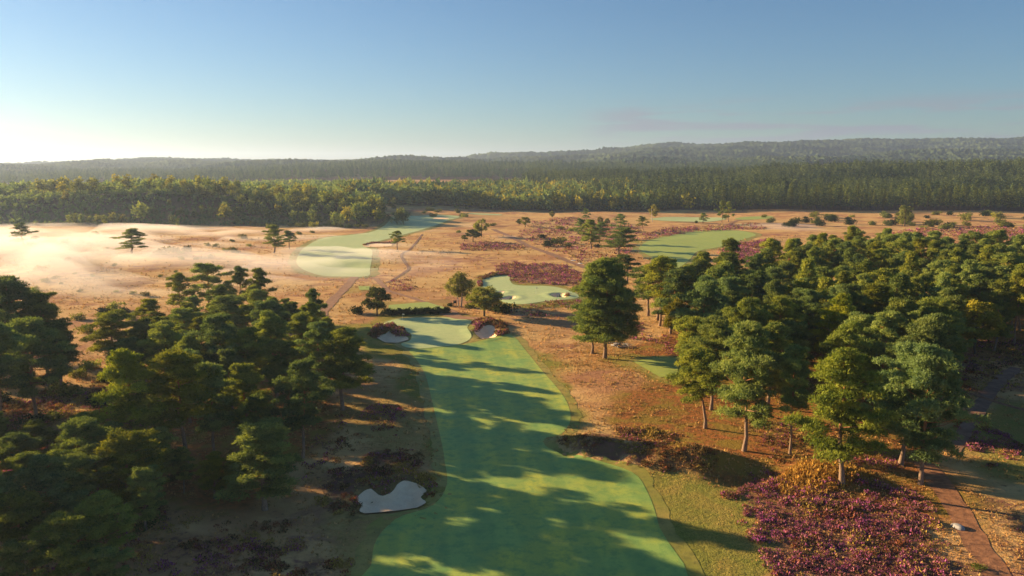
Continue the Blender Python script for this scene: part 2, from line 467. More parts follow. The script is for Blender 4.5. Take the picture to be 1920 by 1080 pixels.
def grit_mat(name, c1, c2, sc=.8, bump=.05, spec=.1):
    m, nt, out = mat(name)
    b = NB(nt)
    P = b.pos()
    n1 = b.noise(P, sc, 5, .65)
    n2 = b.noise(P, sc * 8, 3, .7)
    c = b.mix(b.ramp(n1, .3, .7), c1, c2)
    c = b.mix(b.math('MULTIPLY', b.ramp(n2, .5, .75), .5), c, tuple(v * .6 for v in c1))
    bp = b.n('ShaderNodeBump', {'Height': b.math('ADD', n1, b.math('MULTIPLY', n2, .3)), 'Distance': bump, 'Strength': .8})
    p = b.n('ShaderNodeBsdfPrincipled', {'Base Color': c, 'Roughness': .95, 'Specular IOR Level': spec, 'Normal': bp.outputs[0]})
    nt.links.new(p.outputs[0], out.inputs[0])
    return m


M['ground'] = ground_mat()
M['fairway'] = turf_mat('fairway_turf', (.270, .430, .095), (.480, .510, .065), (.125, .275, .075), .35)
M['green'] = turf_mat('green_turf', (.43, .54, .22), (.48, .56, .23), (.34, .46, .18), .12, .02, .35)
M['tee'] = turf_mat('tee_turf', (.33, .42, .08), (.37, .43, .09), (.24, .35, .07), .2, .03)
M['semi'] = turf_mat('semi_rough_turf', (.250, .265, .050), (.390, .305, .078), (.160, .160, .040), 0, .10, .1)
M['sand'] = grit_mat('bunker_sand', (.82, .60, .36), (.92, .71, .45), .7, .14)
M['dirt'] = grit_mat('dirt_path', (.26, .15, .095), (.34, .21, .13), .5)
M['sandpath'] = grit_mat('sandy_path', (.20, .10, .055), (.40, .20, .10), 1.1, .12)
M['palepath'] = grit_mat('pale_path', (.20, .115, .075), (.31, .19, .125), .5)
M['darkpath'] = grit_mat('dark_track', (.20, .12, .08), (.26, .16, .11), .5)


def heather_mat():
    m, nt, out = mat('heather')
    b = NB(nt)
    col = b.n('ShaderNodeAttribute', attribute_name='Col').outputs['Color']
    d = b.n('ShaderNodeBsdfDiffuse', {'Color': col})
    t = b.n('ShaderNodeBsdfTranslucent', {'Color': col})
    mx = b.n('ShaderNodeMixShader', {0: .2, 1: d.outputs[0], 2: t.outputs[0]})
    nt.links.new(mx.outputs[0], out.inputs[0])
    return m


M['heather'] = heather_mat()


# ------------------------------------------------------------------ mesh helpers
def new_mesh(name, V, F, mats, midx=None, smooth=False, tint=None, col=None):
    V = np.asarray(V, np.float32)
    F = np.asarray(F, np.int32)
    me = bpy.data.meshes.new(name)
    me.vertices.add(len(V))
    me.vertices.foreach_set('co', V.ravel())
    k = F.shape[1]
    me.loops.add(F.size)
    me.loops.foreach_set('vertex_index', F.ravel())
    me.polygons.add(len(F))
    me.polygons.foreach_set('loop_start', np.arange(0, F.size, k, dtype=np.int32))
    me.polygons.foreach_set('loop_total', np.full(len(F), k, np.int32))
    for m in mats:
        me.materials.append(m)
    if midx is not None:
        me.polygons.foreach_set('material_index', np.asarray(midx, np.int32))
    me.update(calc_edges=True)
    if smooth:
        me.polygons.foreach_set('use_smooth', np.ones(len(F), bool))
    if tint is not None:
        a = me.attributes.new('tint', 'FLOAT', 'POINT')
        a.data.foreach_set('value', np.asarray(tint, np.float32))
    if col is not None:
        a = me.attributes.new('Col', 'FLOAT_COLOR', 'POINT')
        c = np.ones((len(V), 4), np.float32)
        c[:, :3] = col
        a.data.foreach_set('color', c.ravel())
    return me


def link(name, me, parent=None, **props):
    o = bpy.data.objects.new(name, me)
    COL.objects.link(o)
    if parent is not None:
        o.parent = parent
    for k, v in props.items():
        if v is not None:
            o[k] = v
    return o


def thing(name, label, cat, loc, group=None, me=None, rz=0, sc=(1, 1, 1)):
    o = bpy.data.objects.new(name, me)
    COL.objects.link(o)
    o.location, o.rotation_euler, o.scale = loc, (0, 0, rz), sc
    o['label'], o['category'] = label, cat
    if group:
        o['group'] = group
    return o


def tris(centers, outw, length, width, k, g, spread=.8, up=.25):
    """k leaf-sized faces at each centre. -> V (n*k*3,3)"""
    n = len(centers)
    c = np.repeat(centers, k, 0)
    o = np.repeat(outw, k, 0)
    d = o * .45 + g.normal(0, spread, (n * k, 3))
    d[:, 2] += up
    d /= np.linalg.norm(d, axis=1)[:, None] + 1e-9
    s = np.cross(d, o + g.normal(0, .45, (n * k, 3)))
    s /= np.linalg.norm(s, axis=1)[:, None] + 1e-9
    L = (np.repeat(length, k) if np.ndim(length) else np.full(n * k, length)) * g.uniform(.7, 1.3, n * k)
    W = (np.repeat(width, k) if np.ndim(width) else np.full(n * k, width)) * g.uniform(.7, 1.3, n * k)
    c = c + g.normal(0, 1, (n * k, 3)) * (np.mean(L) * .25)
    V = np.empty((n * k, 3, 3))
    V[:, 0] = c - s * W[:, None] / 2
    V[:, 1] = c + s * W[:, None] / 2
    V[:, 2] = c + d * L[:, None]
    return V.reshape(-1, 3)


def tube(pts, rad, seg=6):
    pts, rad = np.asarray(pts, float), np.asarray(rad, float)
    n = len(pts)
    V, F = [], []
    for i in range(n):
        t = pts[min(i + 1, n - 1)] - pts[max(i - 1, 0)]
        t /= np.linalg.norm(t) + 1e-9
        a = np.cross(t, [0.31, 0.95, 0.05])
        if np.linalg.norm(a) < .1:
            a = np.cross(t, [1, 0, 0])
        a /= np.linalg.norm(a)
        b2 = np.cross(t, a)
        for k in range(seg):
            w = 2 * math.pi * k / seg
            V.append(pts[i] + rad[i] * (math.cos(w) * a + math.sin(w) * b2))
    for i in range(n - 1):
        for k in range(seg):
            k2 = (k + 1) % seg
            F.append((i * seg + k, i * seg + k2, (i + 1) * seg + k2, (i + 1) * seg + k))
    return V, F


class TubeBag:
    def __init__(s):
        s.V, s.F = [], []

    def add(s, pts, rad, seg=6):
        v, f = tube(pts, rad, seg)
        o = len(s.V)
        s.V += v
        s.F += [tuple(i + o for i in q) for q in f]

    def mesh(s, name, m):
        return new_mesh(name, s.V, s.F, [m], smooth=True)


def pads_to_crown(name, pads, per, k, L, W, g, m, up=.25, lo=-.35, extra=None):
    """pads: (n,5) x y z rh rv -> foliage mesh"""
    pads = np.asarray(pads)
    n = len(pads)
    cnt = per
    d = g.normal(0, 1, (n, cnt, 3))
    d /= np.linalg.norm(d, axis=2)[..., None]
    z = d[..., 2]
    z = np.where(z < lo, -z * .8, z)
    d[..., 2] = z
    r = g.uniform(.5, 1.22, (n, cnt, 1))
    p = pads[:, None, :3] + d * r * pads[:, None, [3, 3, 4]]
    tp = g.uniform(.15, .85, n)[:, None] + g.normal(0, .16, (n, cnt))
    c = p.reshape(-1, 3)
    o = (d * np.array([1, 1, 1.4])).reshape(-1, 3)
    sz = np.repeat((pads[:, 3] / pads[:, 3].mean()) ** .35, cnt)
    V = tris(c, o, L * sz, W * sz, k, g, .75, up)
    tint = np.clip(np.repeat(tp.reshape(-1), k * 3), 0, 1)
    if extra is not None:
        V = np.vstack([V, extra[0]])
        tint = np.concatenate([tint, extra[1]])
    F = np.arange(len(V)).reshape(-1, 3)
    return new_mesh(name, V, F, [m], tint=tint)


def pine(seed, H=18.0, cb=.35, Rr=4.3, nb=26, per=55, k=3, L=.5, W=.2, m='pine', top=.4, sub=3, fork=False, dead=3):
    g = np.random.default_rng(seed)
    tb = TubeBag()
    N = 9
    wob = np.cumsum(g.normal(0, .14, (N, 2)), 0)
    wob -= wob[0]
    tz = np.linspace(0, H * .95, N)
    tp = np.column_stack([wob, tz])
    tr = np.interp(tz, [0, .8, H * .5, H], [.40, .29, .18, .04]) * (1 if not fork else .9)
    tb.add(tp, tr, 8)
    pads = []
    s0 = np.linspace(0.02, 1, nb) + g.normal(0, .012, nb)
    az = g.uniform(0, 6.28)
    for s in s0:
        s = min(max(s, 0), 1)
        z = H * (cb + (0.97 - cb) * s)
        az += 2.4 + g.normal(0, .5)
        prof = (math.sin(math.pi * (.22 + .70 * s))) ** .75 * (1 - top * s * .6)
        l = Rr * prof * g.uniform(.5, 1.25)
        a = R(4 + 38 * s + g.normal(0, 7))
        bx, by = np.interp(z, tz, tp[:, 0]), np.interp(z, tz, tp[:, 1])
        dirv = np.array([math.cos(az) * math.cos(a), math.sin(az) * math.cos(a), math.sin(a)])
        p0 = np.array([bx, by, z])
        p1 = p0 + dirv * l * .55 + np.array([0, 0, -.15])
        p2 = p0 + dirv * l + np.array([0, 0, l * .05])
        tb.add([p0, p1, p2], [.085 * (1.3 - s), .05, .018], 4)
        ph = g.uniform(.85, 1.3) * (1.05 - .25 * s) * Rr / 4.3
        pads.append([*p2, ph, ph * .58])
        for q in range(sub):
            f = g.uniform(.3, .95)
            pp = p0 + (p2 - p0) * f
            off = g.normal(0, 1, 3) * np.array([1, 1, .25]) * l * .26
            pe = pp + off + np.array([0, 0, .25])
            tb.add([pp, pe], [.035, .012], 3)
            ph = g.uniform(.6, 1.15) * Rr / 4.3
            pads.append([*pe, ph, ph * .62])
    tt = np.array([tp[-1][0], tp[-1][1], H * .95])
    pads.append([*tt, .75, .6])
    pads.append([tt[0], tt[1], H * .9, .9, .6])
    for q in range(dead):
        z = H * g.uniform(.2, cb + .05)
        a = g.uniform(0, 6.28)
        p0 = np.array([np.interp(z, tz, tp[:, 0]), np.interp(z, tz, tp[:, 1]), z])
        l = g.uniform(.8, 2.2)
        tb.add([p0, p0 + np.array([math.cos(a) * l, math.sin(a) * l, g.uniform(-.4, .3)])], [.04, .01], 3)
    return tb.mesh('pine_trunk', M['bark']), pads_to_crown('pine_crown', pads, per, k, L, W, g, M[m])


def broadleaf(seed, H=10.0, Rr=3.6, base=.22, n=48, per=60, k=2, L=.32, W=.3, m='broad', bark='oak_bark', stems=1, droop=0.0):
    g = np.random.default_rng(seed)
    tb = TubeBag()
    for s in range(stems):
        a = g.uniform(0, 6.28)
        o = np.array([math.cos(a), math.sin(a)]) * (.0 if stems == 1 else .6)
        sp = 1.0 if stems == 1 else 1.2
        pts = [[*o, 0], [*(o * (1 + .6 * sp)), H * .3], [*(o * (1 + 1.2 * sp)), H * .6], [*(o * 2.0), H * .85]]
        tb.add(pts, [.26 / stems ** .5, .18 / stems ** .5, .1, .03], 7)
    pads = []
    zc, rz = H * (base + (1 - base) / 2), H * (1 - base) / 2
    for i in range(n):
        d = g.normal(0, 1, 3)
        d /= np.linalg.norm(d)
        f = g.uniform(.45, 1.0) ** .6
        wid = 1.0 - .25 * max(d[2], 0)
        p = np.array([d[0] * Rr * f * wid, d[1] * Rr * f * wid, zc + d[2] * rz * f * .92])
        ph = g.uniform(.6, 1.15) * Rr / 3.6
        pads.append([*p, ph, ph * (.7 + droop)])
        if i % 3 == 0:
            tb.add([[0, 0, min(p[2] * .6 + H * .1, H * .6)], p * np.array([.6, .6, 1])], [.06, .02], 3)
    return tb.mesh('tree_trunk', M[bark]), pads_to_crown('tree_crown', pads, per, k, L, W, g, M[m], up=.1 - droop, lo=-.8)


def conifer_arrays(seed, H=24.0, Rr=3.0, base=.25, n=90, L=1.5, W=.9, power=.8):
    g = np.random.default_rng(seed)
    s = g.uniform(0, 1, n) ** .8
    z = H * (base + (1 - base) * s)
    a = g.uniform(0, 6.28, n)
    r = Rr * (1 - s) ** power * g.uniform(.35, 1.0, n)
    c = np.column_stack([np.cos(a) * r, np.sin(a) * r, z])
    o = np.column_stack([np.cos(a), np.sin(a), np.full(n, -.1)])
    V = tris(c, o, L * (1 - .5 * s), W * (1 - .5 * s), 1, g, .45, .1)
    topv = np.array([[-.35, 0, H * .93], [.35, .1, H * .93], [0, 0, H * 1.02]])
    return np.vstack([V, topv]), np.concatenate([np.repeat(g.uniform(0, 1, n), 3), [.6] * 3])


def round_arrays(seed, H=13.0, Rr=4.2, base=.2, n=90, L=1.5, W=1.3):
    g = np.random.default_rng(seed)
    nl = 9
    lob = g.normal(0, 1, (nl, 3))
    lob /= np.linalg.norm(lob, axis=1)[:, None]
    lc = np.column_stack([lob[:, 0] * Rr * .55, lob[:, 1] * Rr * .55, H * (base + (1 - base) * .52) + lob[:, 2] * H * (1 - base) * .3])
    i = g.integers(0, nl, n)
    d = g.normal(0, 1, (n, 3))
    d /= np.linalg.norm(d, axis=1)[:, None]
    c = lc[i] + d * Rr * .48 * g.uniform(.7, 1.1, (n, 1))
    tl = g.uniform(.1, .9, nl)
    V = tris(c, d, L, W, 1, g, .6, .1)
    return V, np.repeat(np.clip(tl[i] + g.normal(0, .15, n), 0, 1), 3)


def far_mesh(name, arr, H, m, bark='bark', rad=.28, trunk=True):
    V, t = arr
    F = np.arange(len(V)).reshape(-1, 3)
    midx = np.zeros(len(F), int)
    if trunk:
        tv = []
        for k in range(4):
            a, b_ = k * math.pi / 2, (k + 1) * math.pi / 2
            p = [(rad * math.cos(a), rad * math.sin(a), 0), (rad * math.cos(b_), rad * math.sin(b_), 0), (0, 0, H * .8)]
            tv += p
        V = np.vstack([V, tv])
        t = np.concatenate([t, [.3] * 12])
        F = np.arange(len(V)).reshape(-1, 3)
        midx = np.concatenate([midx, [1] * 4])
    return new_mesh(name, V, F, [M[m], M[bark]], midx, tint=t)


# ------------------------------------------------------------------ ground sheet
def axis(dense0, dense1, step, lo, hi, growth):
    v = list(np.arange(dense0, dense1 + 1e-6, step))
    s = step
    while v[-1] < hi:
        s *= growth
        v.append(v[-1] + s)
    s = step
    while v[0] > lo:
        s *= growth
        v.insert(0, v[0] - s)
    return np.array(v)


gx = axis(-75, 85, 1.0, -12400, 12400, 1.035)
gy = np.concatenate([axis(74, 300, 1.0, -400, 300, 1.12), 300 + np.cumsum(1.0 * 1.02 ** np.arange(1, 275))])
gy = gy[gy < 12000]
GXX, GYY = np.meshgrid(gx, gy)
xf, yf = GXX.ravel(), GYY.ravel()
zf = height(xf, yf)
zone = np.zeros((len(xf), 3))
nearm = (yf < 900) & (np.abs(xf) < 700)
ni = np.nonzero(nearm)[0]
for lst, ch in ((HEATHER, 0), (ROUGH, 1), (LITTER, 2)):
    for e in lst:
        sft = e[3] if ch == 0 else e[2]
        s = sdist(xf[ni], yf[ni], e[0]) + (fbm(xf[ni] / (4 * sft), yf[ni] / (4 * sft), 21 + ch, 3) - .5) * sft * 4
        zone[ni, ch] = np.maximum(zone[ni, ch], e[1] * (.75 if ch == 0 else 1) * sst(-sft, sft * .6, s))
for pg, _p in COLLARS:
    zone[ni, 0] = np.maximum(zone[ni, 0], sst(-.8, .5, sdist(xf[ni], yf[ni], pg)))
    zone[ni, 1] *= 1 - sst(-.8, .5, sdist(xf[ni], yf[ni], pg))
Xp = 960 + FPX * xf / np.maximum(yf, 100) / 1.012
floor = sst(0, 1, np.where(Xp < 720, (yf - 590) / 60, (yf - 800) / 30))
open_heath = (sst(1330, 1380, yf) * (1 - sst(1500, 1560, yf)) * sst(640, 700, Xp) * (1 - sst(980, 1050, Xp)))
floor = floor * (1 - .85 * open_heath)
nx, ny = len(gx), len(gy)
ii = (np.arange(ny - 1)[:, None] * nx + np.arange(nx - 1)[None, :]).ravel()
GF = np.column_stack([ii, ii + 1, ii + nx + 1, ii + nx])
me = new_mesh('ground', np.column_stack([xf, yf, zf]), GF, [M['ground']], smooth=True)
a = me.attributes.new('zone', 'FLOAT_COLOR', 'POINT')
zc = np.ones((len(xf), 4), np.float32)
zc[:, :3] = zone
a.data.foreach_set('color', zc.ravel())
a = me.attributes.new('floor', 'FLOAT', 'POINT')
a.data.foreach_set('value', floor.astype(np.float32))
link('ground', me, kind='structure')


def sheet(name, pg, off, m, step=2.0, k=4, **props):
    pg = smooth_poly(pg, k) if k > 1 else pg
    xs = [p[0] for p in pg]
    ys = [p[1] for p in pg]
    X, Y = np.meshgrid(np.arange(min(xs), max(xs), step), np.arange(min(ys), max(ys), step))
    X, Y = X.ravel(), Y.ravel()
    keep = sdist(X, Y, pg) > step * .45
    pts = [Vector(p) for p in pg] + [Vector((a_, b_)) for a_, b_ in zip(X[keep], Y[keep])]
    n = len(pg)
    v, e, f, _, _, _ = delaunay_2d_cdt(pts, [(i, (i + 1) % n) for i in range(n)], [], 1, 1e-4)
    v = np.array([(q.x, q.y) for q in v])
    z = height(v[:, 0], v[:, 1]) + off
    F = np.array([q for q in f if len(q) == 3])
    A, B, C_ = v[F[:, 0]], v[F[:, 1]], v[F[:, 2]]
    cr = (B[:, 0] - A[:, 0]) * (C_[:, 1] - A[:, 1]) - (B[:, 1] - A[:, 1]) * (C_[:, 0] - A[:, 0])
    F[cr < 0] = F[cr < 0][:, ::-1]
    return link(name, new_mesh(name, np.column_stack([v, z]), F, [m], smooth=True), **props)


def ribbon(name, pts, w, m, off, seed=0, **props):
    P = [np.array(G(*p)) for p in pts]
    Q = []
    for i in range(len(P) - 1):
        p0, p1, p2, p3 = P[max(i - 1, 0)], P[i], P[i + 1], P[min(i + 2, len(P) - 1)]
        n = max(2, int(np.linalg.norm(p2 - p1) / 1.5))
        for s in range(n):
            t = s / n
            Q.append(.5 * ((2 * p1) + (-p0 + p2) * t + (2 * p0 - 5 * p1 + 4 * p2 - p3) * t * t + (-p0 + 3 * p1 - 3 * p2 + p3) * t ** 3))
    Q.append(P[-1])
    Q = np.array(Q)
    T = np.gradient(Q, axis=0)
    T /= np.linalg.norm(T, axis=1)[:, None]
    Nn = np.column_stack([-T[:, 1], T[:, 0]])
    g = np.random.default_rng(seed)
    wl = w / 2 * (1 + .35 * (fbm(np.arange(len(Q)) / 2.5, np.zeros(len(Q)), seed, 3) - .5) * 2)
    wr = w / 2 * (1 + .35 * (fbm(np.arange(len(Q)) / 2.5, np.ones(len(Q)) * 9, seed, 3) - .5) * 2)
    cols = [Q + Nn * wl[:, None], Q + Nn * wl[:, None] * .4, Q - Nn * wr[:, None] * .4, Q - Nn * wr[:, None]]
    V = np.stack(cols, 1).reshape(-1, 2)
    z = height(V[:, 0], V[:, 1]) + off
    F = []
    for i in range(len(Q) - 1):
        for k in range(3):
            F.append((i * 4 + k, i * 4 + k + 1, i * 4 + k + 5, i * 4 + k + 4))
    return link(name, new_mesh(name, np.column_stack([V, z]), np.array(F)[:, ::-1], [m], smooth=True), **props)


ST = {'kind': 'structure'}


def widen(pg, d, seed):
    q = np.array(smooth_poly(pg, 8))
    if sum(q[i - 1][0] * q[i][1] - q[i][0] * q[i - 1][1] for i in range(len(q))) < 0:
        q = q[::-1]
    t = np.roll(q, -1, 0) - np.roll(q, 1, 0)
    t /= np.linalg.norm(t, axis=1)[:, None] + 1e-9
    n = np.column_stack([t[:, 1], -t[:, 0]])
    w = d * (.55 + 1.0 * fbm(q[:, 0] / (d * 1.6), q[:, 1] / (d * 1.6), seed, 3))
    return [tuple(p) for p in (q + n * w[:, None])]


for i, (pg, d, st_) in enumerate(((FAIR_MAIN, 1.7, 1.5), (GREEN_TWO, 1.6, 1.5), (GREEN_MAIN, 1.6, 1.5), (FAIR_LEFT, 3.5, 3), (FAIR_RIGHT, 3.5, 3), (TEE_R, 1.2, 1.5))):
    sheet('semi_rough', widen(pg, d, 300 + i), .03 + .004 * i, M['semi'], st_, 1, **ST)
sheet('fairway', FAIR_MAIN, .06, M['fairway'], 1.2, **ST)
sheet('green', GREEN_MAIN, .11, M['green'], 1.2, **ST)
sheet('green', GREEN_TWO, .11, M['green'], 1.2, **ST)
sheet('fairway', FAIR_LEFT, .10, M['green'], 3, **ST)
sheet('fairway', FAIR_RIGHT, .10, M['tee'], 3, **ST)
sheet('fairway', FAIR_FAR, .15, M['green'], 5, **ST)
sheet('fairway', FAIR_FARB, .15, M['tee'], 5, **ST)
sheet('fairway', STRIP_C, .15, M['green'], 5, **ST)
for pg in (TEE_R, TEE_H, TEE_S, TEE_C, TEE_F):
    sheet('tee_ground', pg, .16, M['tee'], 1.5, 1, **ST)
PM = {'sand': 'sandpath', 'pale': 'palepath', 'dirt': 'dirt', 'dark': 'darkpath'}
for i, (nm, pts, w, mm) in enumerate(PATHS):
    ribbon(nm, pts, w, M[PM[mm]], .05 + .012 * i, i, **ST)


# ------------------------------------------------------------------ heather, tussocks (uncountable ground cover)
SANDS = list(BUNK.values())
KEEP_OUT = [FAIR_MAIN, GREEN_MAIN, GREEN_TWO, TEE_R, TEE_H, TEE_C, FAIR_LEFT, FAIR_RIGHT] + SANDS
PATHLINES = [([G(*p) for p in pts], w) for nm, pts, w, mm in PATHS]


def off_paths(x, y):
    ok = np.ones(len(x), bool)
    for P, w in PATHLINES:
        for i in range(len(P) - 1):
            ax, ay = P[i]
            ex, ey = P[i + 1][0] - ax, P[i + 1][1] - ay
            t = np.clip(((x - ax) * ex + (y - ay) * ey) / (ex * ex + ey * ey), 0, 1)
            ok &= (x - ax - t * ex) ** 2 + (y - ay - t * ey) ** 2 > (w * .5 + .1) ** 2
    return ok


def scatter(pg, n, g, margin=0.0):
    xs = [p[0] for p in pg]
    ys = [p[1] for p in pg]
    x = g.uniform(min(xs), max(xs), n)
    y = g.uniform(min(ys), max(ys), n)
    k = sdist(x, y, pg) > margin
    return x[k], y[k]


def area_bb(pg):
    xs = [p[0] for p in pg]
    ys = [p[1] for p in pg]
    return (max(xs) - min(xs)) * (max(ys) - min(ys))


hV, hC = [], []


def clumps(x, y, size, purple, g, k=16, hscale=.55):
    n = len(x)
    if not n:
        return
    z = height(x, y)
    sz = size * g.uniform(.55, 1.3, n) * (.5 + 1.0 * vnoise(x / 1.9, y / 1.9, 88))
    d = g.normal(0, 1, (n, k, 3))
    d[..., 2] = np.abs(d[..., 2]) * .9 + .1
    d /= np.linalg.norm(d, axis=2)[..., None]
    c = np.column_stack([x, y, z])[:, None, :] + d * sz[:, None, None] * np.array([.55, .55, hscale * .7])
    L = np.repeat(sz * (.42 if k < 20 else .30), k)
    V = tris(c.reshape(-1, 3), d.reshape(-1, 3), L, L * .75, 1, g, .5, .25)
    purple = purple + .25 * (np.mean(y) > 200)
    pf = np.clip(purple + (fbm(x / 5, y / 5, 77, 3) - .5) * 2.2, 0, 1)
    isp = g.uniform(0, 1, (n, k)) < (pf[:, None] * .6)
    base = np.array([.150, .105, .042]) * g.uniform(.5, 1.7, (n, k, 1)) * (.6 + .8 * g.uniform(0, 1, (n, 1, 1)))
    brown = np.array([.27, .105, .045]) * g.uniform(.5, 1.4, (n, k, 1))
    base = np.where(g.uniform(0, 1, (n, 1, 1)) < .35, brown, base)
    gold = np.array([.42, .30, .07]) * g.uniform(.5, 1.3, (n, k, 1))
    base = np.where((vnoise(x / 3.3, y / 3.3, 95) > .68)[:, None, None], gold, base)
    pk = np.where(g.uniform(0, 1, (n, 1, 1)) < .5, np.array([.44, .12, .30]), np.array([.42, .17, .20])) * g.uniform(.4, 1.2, (n, k, 1))
    colr = np.where(isp[..., None], pk, base)
    hV.append(V)
    hC.append(np.repeat(colr.reshape(-1, 3), 3, 0))


g = np.random.default_rng(5)
for pg, den, pur, sft, sz in HEATHER:
    cx, cy = np.mean([p[0] for p in pg]), np.mean([p[1] for p in pg])
    per_m2 = 2.6 / (sz * sz) * den
    n = int(area_bb(pg) * per_m2)
    x, y = scatter(pg, min(n, 60000), g, -sft * .5)
    keepn = vnoise(x / 2.2, y / 2.2, 31) * .5 + vnoise(x / 8, y / 8, 33) * .6 + .2 * den + .07 * np.clip(sdist(x, y, pg), -4, 3) > .72
    x, y = x[keepn], y[keepn]
    ok = off_paths(x, y)
    for q in SANDS + [FAIR_MAIN, GREEN_TWO]:
        ok &= sdist(x, y, q) < -.25
    x, y = x[ok], y[ok]
    for hx, hy, r, a_ in HOLLOWS:
        ok = (x - hx) ** 2 + (y - hy) ** 2 > (r * .8) ** 2
        x, y = x[ok], y[ok]
    clumps(x, y, .72 * sz, pur, g, 30 if cy < 130 else (16 if cy < 170 else 10))
for pg, pur in COLLARS:
    x, y = scatter(pg, int(area_bb(pg) * 5), g)
    ok = np.ones(len(x), bool)
    for q in SANDS:
        ok &= sdist(x, y, q) < .5
    clumps(x[ok], y[ok], .95, pur, g, 14, .8)
HV = np.vstack(hV)
link('heather', new_mesh('heather', HV, np.arange(len(HV)).reshape(-1, 3), [M['heather']], col=np.vstack(hC)), kind='stuff')

# dry grass tussocks on the open heath and the rough
hV, hC = [], []


def tufts_of_grass(x, y, size, cols, g, k=5):
    n = len(x)
    z = height(x, y)
    c = np.column_stack([x, y, z])
    sz = size * g.uniform(.6, 1.4, n)
    up = np.tile([0, 0, 1.0], (n, 1))
    V = tris(c, up, sz, sz * .45, k, g, .55, .3)
    cc = np.array(cols)[g.integers(0, len(cols), n)] * g.uniform(.6, 1.25, (n, 1))
    hV.append(V)
    hC.append(np.repeat(cc, 3 * k, 0))


GOLD = [(.60, .37, .14), (.55, .32, .12), (.44, .26, .10), (.36, .28, .10)]
RGHC = [(.20, .20, .05), (.30, .22, .07), (.14, .16, .04), (.34, .20, .07)]
zone_open = poly([(560, 1140), (1960, 1140), (1960, 560), (1200, 470), (600, 470), (420, 560), (200, 600), (600, 720)])
for y0, y1, dens, sz in ((72, 130, 3.2, .27), (130, 200, 1.3, .36), (200, 330, .35, .5), (330, 520, .06, .8)):
    w = y1 * .75
    n = int(2 * w * (y1 - y0) * dens)
    x, y = g.uniform(-w, w, n), g.uniform(y0, y1, n)
    px, py = proj(x, y)
    ok = (px > -120) & (px < 2040) & (vnoise(x / 3.1, y / 3.1, 41) + vnoise(x / 9, y / 9, 43) > .86)
    x, y = x[ok], y[ok]
    ok = off_paths(x, y)
    for q in KEEP_OUT:
        ok &= sdist(x, y, q) < -.3
    x, y = x[ok], y[ok]
    rg = np.zeros(len(x))
    for e in ROUGH:
        rg = np.maximum(rg, e[1] * sst(-e[2], e[2] * .6, sdist(x, y, e[0])))
    inr = g.uniform(0, 1, len(x)) < rg
    tufts_of_grass(x[~inr], y[~inr], sz, GOLD, g)
    keepr = g.uniform(0, 1, inr.sum()) < .35
    tufts_of_grass(x[inr][keepr], y[inr][keepr], sz * .45, RGHC, g, 4)
# golden bracken hummock
x, y = scatter(poly([(1450, 905), (1500, 878), (1580, 868), (1640, 895), (1590, 918), (1540, 932), (1470, 930)]), 2600, g)
tufts_of_grass(x, y, .45, [(.50, .30, .06), (.55, .34, .08), (.38, .20, .05)], g, 7)
HV = np.vstack(hV)
link('grass', new_mesh('grass', HV, np.arange(len(HV)).reshape(-1, 3), [M['heather']], col=np.vstack(hC)), kind='stuff')

# ------------------------------------------------------------------ bunkers
BL = {
    'front': 'large kidney-shaped pale sand bunker with dark heather behind it, beside the near fairway',
    'left': 'sand bunker under a dark heather lip, short of the green on its hedge side',
    'right': 'rounded sand bunker with thick dark heather brow and rusty tuft, at the green edge',
    'pot': 'small oval pot bunker cut into the second green, with a red tuft at its rim',
    'low': 'shallow curved sand bunker at the near end of the second green',
    'back': 'thin sliver of sand bunker just behind the oak beside the second green',
    'mist': 'long flat sand bunker with dark lip, beside the misty fairway and a lone pine',
    'far': 'faint far-off sand bunker at the distant end of the misty fairway',
}
for k, pg in BUNK.items():
    o = sheet('sand_bunker', pg, .17, M['sand'], .8 if k not in ('mist', 'far') else 3, 3)
    o['label'], o['category'], o['group'] = BL[k], 'bunker', 'sand bunkers of the golf course'

# ------------------------------------------------------------------ trees
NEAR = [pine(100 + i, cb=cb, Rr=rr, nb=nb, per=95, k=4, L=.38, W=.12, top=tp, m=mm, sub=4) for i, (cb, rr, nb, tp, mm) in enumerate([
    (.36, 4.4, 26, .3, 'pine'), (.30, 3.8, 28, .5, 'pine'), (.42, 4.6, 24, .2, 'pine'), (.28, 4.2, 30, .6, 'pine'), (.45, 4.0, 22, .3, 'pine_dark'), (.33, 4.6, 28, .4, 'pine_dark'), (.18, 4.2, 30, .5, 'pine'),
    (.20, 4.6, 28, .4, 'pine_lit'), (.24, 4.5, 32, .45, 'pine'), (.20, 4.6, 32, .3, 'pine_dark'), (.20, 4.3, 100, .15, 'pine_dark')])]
MID = [pine(200 + i, cb=cb, Rr=rr, nb=nb, per=54, k=3, L=.52, W=.20, top=tp, m=mm, dead=1) for i, (cb, rr, nb, tp, mm) in enumerate([
    (.35, 4.3, 22, .3, 'pine'), (.30, 3.7, 24, .6, 'pine'), (.42, 4.5, 20, .2, 'pine'), (.22, 4.2, 24, .5, 'pine'), (.38, 4.0, 20, .4, 'pine_dark'), (.30, 4.4, 22, .3, 'pine_dark')])]
FARP = [pine(300 + i, cb=cb, Rr=rr, nb=14, per=16, k=2, L=1.1, W=.55, top=.3, m='pine_dark', sub=2, dead=0) for i, (cb, rr) in enumerate([(.25, 4.6), (.35, 4.2), (.2, 4.4)])]
OAK = [broadleaf(400, n=60, per=90), broadleaf(401, n=52, per=80, m='shrub')]
OAKM = [broadleaf(410 + i, n=34, per=30, k=2, L=.6, W=.55, m=mm) for i, mm in enumerate(['broad', 'shrub', 'broad'])]
BIR = [broadleaf(420, H=13, Rr=3.6, base=.25, n=60, per=80, m='birch', bark='birch_bark', stems=3, droop=.35), broadleaf(421, H=13, Rr=3.0, base=.25, n=34, per=30, L=.6, W=.5, m='birch', bark='birch_bark', stems=2, droop=.3)]
